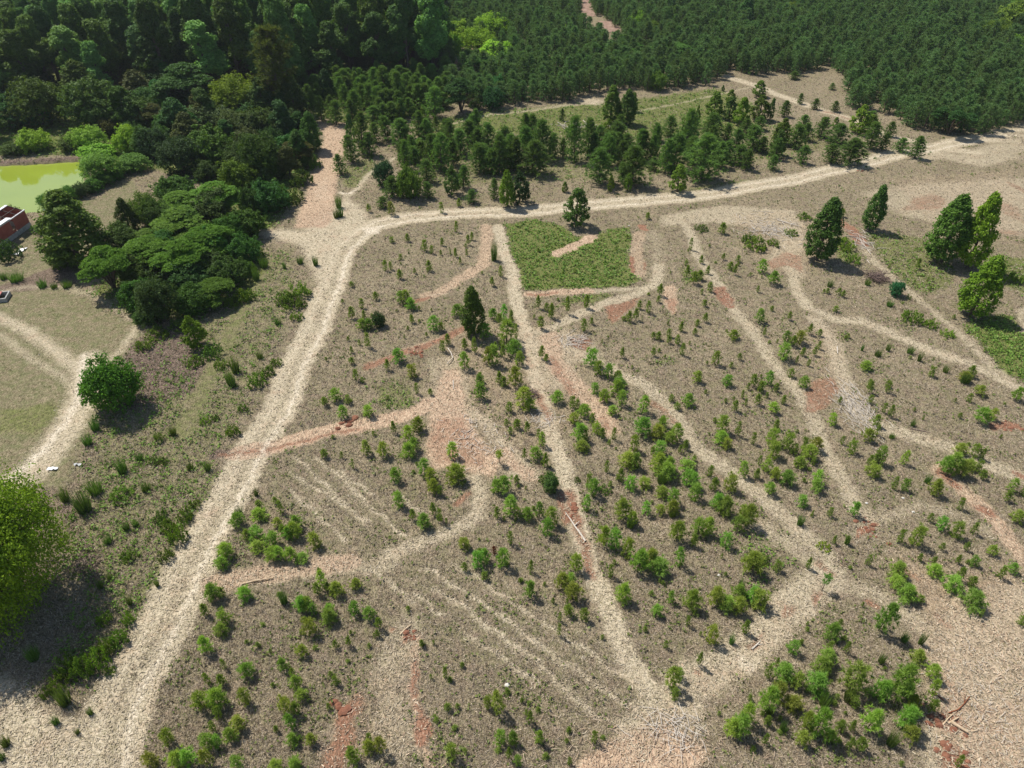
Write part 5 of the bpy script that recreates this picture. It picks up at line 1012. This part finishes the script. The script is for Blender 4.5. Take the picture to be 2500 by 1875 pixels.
M_stone = noisy('pale_stone', (.5, .47, .40), (.75, .72, .65), 6, .8, .3)
for i, (px, py, r, lb) in enumerate(((1238, 1673, .28, 'round pale stone in the stubble below the furrow stripes'), (2229, 1252, .22, 'pale stone on the faint straw lane at right'), (2115, 1230, .2, 'small pale stone left in the lane at right'), (2204, 1218, .2, 'flat pale stone above the faint straw lane'), (1754, 1406, .2, 'pale stone right of the lower pine rows'), (1536, 551, .2, 'white stone above the bramble patch corner'))):
    g = np.random.default_rng(i); X, Y = ground(px, py); v = []; r *= .6
    for a in range(4):
        for b in range(9): t = 6.283*b/9; rr = r*(.9, 1.05, .8, .3)[a]*g.uniform(.85, 1.12); v.append((rr*math.cos(t)*1.2, rr*math.sin(t), (-.1, .25, .55, .7)[a]*r))
    v.append((0, 0, .72*r)); f = [(a*9+b, a*9+(b+1) % 9, (a+1)*9+(b+1) % 9, (a+1)*9+b) for a in range(3) for b in range(9)]
    o = link('stone', make_mesh('stone', [(np.array(v[:36]), np.array(f), 0), (np.array(v[27:]), np.array([(b, (b+1) % 9, 9) for b in range(9)]), 0)], [M_stone], True)); o.location = (X, Y, zat(X, Y)); tag(o, lb, 'stone')
# clumps of tall grass
def clump_mesh(seed):
    g = np.random.default_rng(seed); n = 130; a = g.uniform(0, 6.283, n); q = np.sqrt(g.random(n))*.5
    C = np.stack([q*np.cos(a), q*np.sin(a), np.zeros(n)], -1); D = unit(np.stack([np.cos(a)*q*.9+g.normal(size=n)*.12+.12, np.sin(a)*q*.9+g.normal(size=n)*.12, np.ones(n)], -1))
    v, f = blades(C, D, g.uniform(.6, 1.1, n), np.full(n, .075), g); return make_mesh('grass_clump', [(v, f, 0)], [M_weed])
CL = [clump_mesh(s) for s in (1, 2, 3)]
GC = tile(0, 900, '510 1020 80 110;660 1100 140 160;745 960 120 120;950 800 90 110;1340 510 60 80;1610 790 60 80;1470 780 60 60;1130 940 80 70;980 1240 60 80;840 1340 80 60;1080 700 70 60;1050 1210 60 60;740 470 80 90;680 580 80 80;1780 120 70 130;1980 980 40 60;1850 1130 60 70')+tile(0, 1375, '275 740 110 90;510 1080 120 120;780 190 50 70;1215 170 40 60;700 1160 50 50;440 1240 60 60;600 1310 40 40;50 1400 80 60;20 1510 60 50;1010 320 50 90;850 120 50 50')+tile(0, 450, '30 730 60 60;130 740 130 80;330 790 80 70;420 800 60 50;520 790 90 60;1820 1450 80 140;1980 740 60 110;2040 640 80 90;1800 1560 60 120')+tile(600, 450, '1915 590 55 170;540 620 50 90;300 650 30 60;420 610 60 60;720 180 60 120;730 250 60 90;700 260 50 80;250 1080 60 60;110 1340 60 60')+tile(1800, 450, '1330 1300 60 60;1400 1360 40 80;1160 1280 40 60;1080 1320 60 60;1740 1530 60 90;1600 1450 50 60;960 1280 25 60;1170 940 60 50;1000 780 50 60;710 790 50 60')+tile(1800, 900, '1760 100 70 80;1350 440 40 60;1190 530 50 40;480 1200 60 90;840 1350 40 80;1460 880 50 60')+tile(1200, 900, '1070 1220 70 90;1310 880 90 80;1390 1140 70 60')+tile(1800, 1375, '850 1060 110 90;660 1090 90 100;240 1160 70 60;350 1290 70 80;20 200 50 80;1180 1400 90 110;1410 620 50 110;1280 600 60 70;1100 770 60 80')+tile(1200, 1375, '1910 230 50 110;1850 610 50 80')+tile(600, 1375, '300 310 70 110;1370 630 40 40')
GCL = [((220, 1190), 'beside the white sand track'), ((400, 1100), 'in the weedy strip'), ((100, 1700), 'near the lower left corner'), ((300, 1480), 'at the tree shadow lower left'), ((60, 680), 'by the farmyard edge'), ((600, 700), 'right of the mimosa thicket'), ((830, 500), 'beside the pink lane'), ((1200, 600), 'between the two upper lanes'), ((2200, 850), 'in the grass right of centre'), ((2330, 920), 'in the upper right grass'), ((2000, 1280), 'in the lower middle right'), ((1580, 1220), 'in front of the pine patch'), ((2050, 1720), 'in the lower right thicket'), ((700, 1450), 'near the pale log')]
for k, (x, y, ww, hh) in enumerate(GC):
    X, Y = ground(x, y); o = bpy.data.objects.new('grass_clump', CL[k % 3]); col.objects.link(o); H = max(.4, height_to(Y, y-hh)); W = ww/mpp(y)
    o.location = (X, Y, zat(X, Y)-.02); o.scale = (W/1.5, W/1.5, H); o.rotation_euler = (0, 0, random.uniform(-.6, .6)); o.color = (random.uniform(.7, 1.0), random.uniform(1.0, 1.25), .8, 1)
    THINGS.append(dict(o=o, x=x, y=y, H=H, W=W, kind='clump', reg=200+min(range(len(GCL)), key=lambda i: math.hypot(GCL[i][0][0]-x, GCL[i][0][1]-y)), cat='grass clump', noun='tall grass clump', tone='', color=(1, 1, 1)))

# ------------------------------------------------------------------ red shed by the pond
def corrug():
    m, t, out = new_mat('red_corrugated'); tc = N(t, 'ShaderNodeTexCoord')
    no = N(t, 'ShaderNodeTexNoise'); no.inputs['Scale'].default_value = 1.3; no.inputs['Detail'].default_value = 6; t.links.new(tc.outputs['Object'], no.inputs[0])
    p = N(t, 'ShaderNodeBsdfPrincipled'); t.links.new(mixc(t, (.30, .055, .04), (.42, .13, .09), mth(t, 'MULTIPLY_ADD', no.outputs[0], 2, -.5, clamp=True)), p.inputs['Base Color']); p.inputs['Roughness'].default_value = .6; t.links.new(p.outputs[0], out.inputs[0]); return m
M_red = corrug(); M_zinc = noisy('zinc_sheet', (.50, .50, .50), (.78, .78, .76), 2, .45); M_rust = noisy('rusty_sheet', (.34, .24, .17), (.66, .58, .50), 1.2, .6); M_conc = noisy('grey_blockwork', (.26, .26, .25), (.48, .47, .44), 2.5, .9, .3); M_beam = noisy('dark_beam', (.05, .04, .035), (.14, .11, .09), 5, .9); M_white = noisy('white_board', (.68, .68, .67), (.82, .82, .80), 2, .6)
def boxp(x0, x1, y0, y1, z0, z1):
    v = np.array([(x, y_, z) for z in (z0, z1) for y_ in (y0, y1) for x in (x0, x1)]); return v, np.array([(0, 2, 3, 1), (4, 5, 7, 6), (0, 1, 5, 4), (2, 6, 7, 3), (0, 4, 6, 2), (1, 3, 7, 5)])
def sheet(x0, x1, y_, z0, z1, amp=.035, per=.28, axis='y'):    # a ribbed sheet standing along x
    n = max(2, int((x1-x0)/per*4)); v = []; f = []
    for i in range(n+1):
        x = x0+(x1-x0)*i/n; o_ = amp*(1 if (i % 4) in (1, 2) else -1); v += [(x, y_+o_, z0), (x, y_+o_, z1)]
        if i < n: f.append((2*i, 2*i+2, 2*i+3, 2*i+1))
    return np.array(v), np.array(f)
P1 = ground(77, 553); P2 = ground(0, 609); ang = math.atan2(P1[1]-P2[1], P1[0]-P2[0])
sh = bpy.data.objects.new('shed', None); col.objects.link(sh); sh.location = (P1[0], P1[1], 0); sh.rotation_euler = (0, 0, ang)   # local -x runs along the long wall, +y to the pond
tag(sh, 'red corrugated metal shed with half its roof sheets gone at the left edge', 'shed')
LN, WD, HT = 13.0, 4.6, 2.7
link('foundation', make_mesh('foundation', [(*boxp(-LN, .05, -.06, .16, 0, .75), 0), (*boxp(-.14, .07, .16, WD, 0, .75), 0)], [M_conc]), sh)
wall = [(*sheet(-3.05, 0, 0, .75, HT), 0), (*sheet(-LN, -3.75, 0, .75, HT), 0), (*sheet(-3.75, -3.05, 0, .75, 1.15), 0)]
link('long_wall', make_mesh('long_wall', wall, [M_red]), sh)
ev = sheet(0, WD, 0, .75, HT)[0][:, [1, 0, 2]]; link('end_wall', make_mesh('end_wall', [(ev, sheet(0, WD, 0, .75, HT)[1], 0), (np.array([(0, 0, HT), (0, WD, HT), (0, WD/2, HT+.7)]), np.array([(0, 1, 2)]), 0)], [M_red]), sh)
link('back_wall', make_mesh('back_wall', [(*sheet(-LN, 0, WD, .75, HT), 0)], [M_red]), sh)
for x in (-.08, -1.7, -3.3, -4.9, -6.5, -8.1, -9.7, -11.3):
    v = []; 
    a, b = merge([tube([(x, 0, HT), (x, WD/2, HT+.68), (x, WD, HT)], [.07, .07, .07], 4)]); link('rafter', make_mesh('rafter', [(a, b, 0)], [M_beam]), sh)
link('wall_plate', make_mesh('wall_plate', [(*boxp(-LN, .1, -.09, .09, HT, HT+.12), 0)], [M_zinc]), sh)
link('purlin', make_mesh('purlin', [(*tube([(-LN, WD*.25, HT+.42), (0, WD*.25, HT+.42)], [.06, .06], 4), 0)], [M_beam]), sh)
def roofsheet(x0, x1, y0, y1, mt, z=.12):
    f = lambda y_: HT+z+.68*(1-abs(y_-WD/2)/(WD/2)); n = int((x1-x0)/.1); v = []; q = []
    for i in range(n+1):
        x = x0+(x1-x0)*i/n; o_ = .03*(1 if (i % 4) in (1, 2) else -1); v += [(x, y0, f(y0)+o_), (x, y1, f(y1)+o_)]
        if i < n: q.append((2*i, 2*i+2, 2*i+3, 2*i+1))
    link('roof_sheet', make_mesh('roof_sheet', [(np.array(v), np.array(q), 0)], [mt]), sh)
roofsheet(-LN, -1.6, WD/2, WD+.15, M_rust); roofsheet(-LN, -4.4, -.15, WD/2, M_rust, .10); roofsheet(-2.3, -1.65, WD/2, WD+.15, M_zinc, .16)
link('ridge_cap', make_mesh('ridge_cap', [(*boxp(-LN, -.3, WD/2-.22, WD/2+.22, HT+.84, HT+.92), 0)], [M_white]), sh)
link('roof_sheet', make_mesh('roof_sheet', [(*boxp(-6.2, -3.4, -.3, .5, HT+.34, HT+.38), 0)], [M_white]), sh)
Q = [ground(*p) for p in tp(0, 450, '90,545 150,500 215,490 140,548')]
o = link('white_board', make_mesh('white_board', [(np.array([(q[0]-Q[0][0], q[1]-Q[0][1], z+.03*i) for z in (.05, .09) for i, q in enumerate(Q)]), np.array([(4, 5, 6, 7), (3, 2, 1, 0), (0, 1, 5, 4), (1, 2, 6, 5), (2, 3, 7, 6), (3, 0, 4, 7)]), 0)], [M_white])); o.location = (Q[0][0], Q[0][1], zat(*Q[0])); tag(o, 'white board lying on the grass below the red shed', 'board')
X, Y = ground(6, 738); tr = bpy.data.objects.new('trough', None); col.objects.link(tr); tr.location = (X, Y, 0); tr.rotation_euler = (0, 0, .25); tag(tr, 'low white walled trough with red lid cut by the left edge', 'trough')
link('wall', make_mesh('wall', [(*boxp(-4, .6, -.08, .08, 0, .55), 0), (*boxp(.44, .6, .08, 1.8, 0, .55), 0), (*boxp(-4, .6, 1.8, 1.95, 0, .55), 0)], [M_conc]), tr)
link('lid', make_mesh('lid', [(*boxp(-4, -.3, .2, 1.9, .56, .62), 0)], [M_red]), tr)
for (px, py, r, lb) in ((128, 1145, .45, 'scrap of white plastic by a weed beside the sand track'), (190, 1135, .3, 'small white scrap right of the sand track')):
    X, Y = ground(px, py); g = np.random.default_rng(px); v = np.array([(r*(i-2)/2+g.normal()*.04, r*.5*(j-1)+g.normal()*.04, .1+abs(g.normal())*.10) for j in range(3) for i in range(5)]); f = np.array([(j*5+i, j*5+i+1, j*5+i+6, j*5+i+5) for j in range(2) for i in range(4)])
    o = link('plastic_scrap', make_mesh('plastic_scrap', [(v, f, 0)], [M_white])); o.location = (X, Y, zat(X, Y)); tag(o, lb, 'scrap')

# ------------------------------------------------------------------ labels: ordinal within each findable place
ORD = ['first', 'second', 'third', 'fourth', 'fifth', 'sixth', 'seventh', 'eighth', 'ninth', 'tenth', 'eleventh', 'twelfth', 'thirteenth', 'fourteenth', 'fifteenth', 'sixteenth', 'seventeenth', 'eighteenth', 'nineteenth', 'twentieth']
def ordn(i):
    if i < 20: return ORD[i]
    if i >= 119: return str(i+1)+'th'
    t = {2: 'twenty', 3: 'thirty', 4: 'forty', 5: 'fifty', 6: 'sixty', 7: 'seventy', 8: 'eighty', 9: 'ninety', 10: 'hundred', 11: 'hundred-ten'}[(i+1)//10]
    return t+'-'+ORD[(i+1) % 10-1] if (i+1) % 10 else t+'th'
PL = {100: 'beside the top of the pink lane', 101: 'right of the pink lane', 102: 'in the left pine group', 103: 'in the central pine group', 104: 'in the right part of the far clearing',
      110: 'in the bright scrub beside the tall forest', 111: 'in the left half of the plantation', 112: 'in the middle of the plantation', 113: 'at the right of the plantation', 120: 'on the pond bank nearest the camera', 121: 'in the belt behind the pond', 122: 'in the belt below the feathery tree', 123: 'in the belt beside the pink lane', 124: 'under the mimosa thicket',
      130: 'by the huge tree lower left', 131: 'along the wide track lower left', 132: 'in the weedy strip', 133: 'on the open field', 140: 'at upper left'}
GRP = {'sapling': 'pine saplings over the field', 'sapling_slim': 'pine saplings over the field', 'sapling_tall': 'pine saplings over the field', 'pine': 'young pines of the clearing', 'forest': 'trees of the tall forest', 'clump': 'clumps of tall grass', 'plpine': 'pines along the plantation edge', 'shrub': 'shrubs and brambles', 'flat': 'mimosa trees', 'round': 'bushy broadleaf trees', 'oval': 'broadleaf trees', 'small': 'broadleaf trees'}
regs = {}
for t_ in THINGS:
    if t_['noun'] and t_['noun'].startswith('L:'): tag(t_['o'], t_['noun'][2:], t_['cat']); continue
    regs.setdefault(t_['reg'], []).append(t_)
for rg, L_ in regs.items():
    place = LAND[rg][1] if rg < 100 else PL[rg] if rg < 200 else GCL[rg-200][1] if rg < 300 else PSEG[rg-300][1]
    L_.sort(key=lambda t: t['x']); hs = sorted(t['H'] for t in L_); n = len(L_)
    for i, t_ in enumerate(L_):
        sz = '' if n < 3 else 'large ' if t_['H'] >= hs[int(n*.8)] else 'small ' if t_['H'] <= hs[int(n*.25)] else ''
        pos = 'lone' if n == 1 else ('leftmost' if i == 0 else 'rightmost' if i == n-1 else ordn(i)+' from the left')
        lab = f"{sz}{t_['noun']}, {pos}, {place}" if n > 1 else f"single {t_['noun']} {place}"
        tag(t_['o'], lab, t_['cat'], GRP.get(t_['kind']))

# ------------------------------------------------------------------ air
hv_, hf_ = boxp(-1300, 1300, -60, 1500, -6, 60)
mh = bpy.data.materials.new('haze'); mh.use_nodes = True; th = mh.node_tree; th.nodes.clear()
oh = th.nodes.new('ShaderNodeOutputMaterial'); vp = th.nodes.new('ShaderNodeVolumePrincipled')
vp.inputs['Color'].default_value = (.86, .93, 1.0, 1); vp.inputs['Density'].default_value = .00011; vp.inputs['Anisotropy'].default_value = .3
th.links.new(vp.outputs[0], oh.inputs['Volume'])
hz = link('haze', make_mesh('haze', [(hv_, hf_, 0)], [mh])); tag(hz, kind='stuff')
hz['label'] = 'thin pale summer haze in the air over the forest and field'
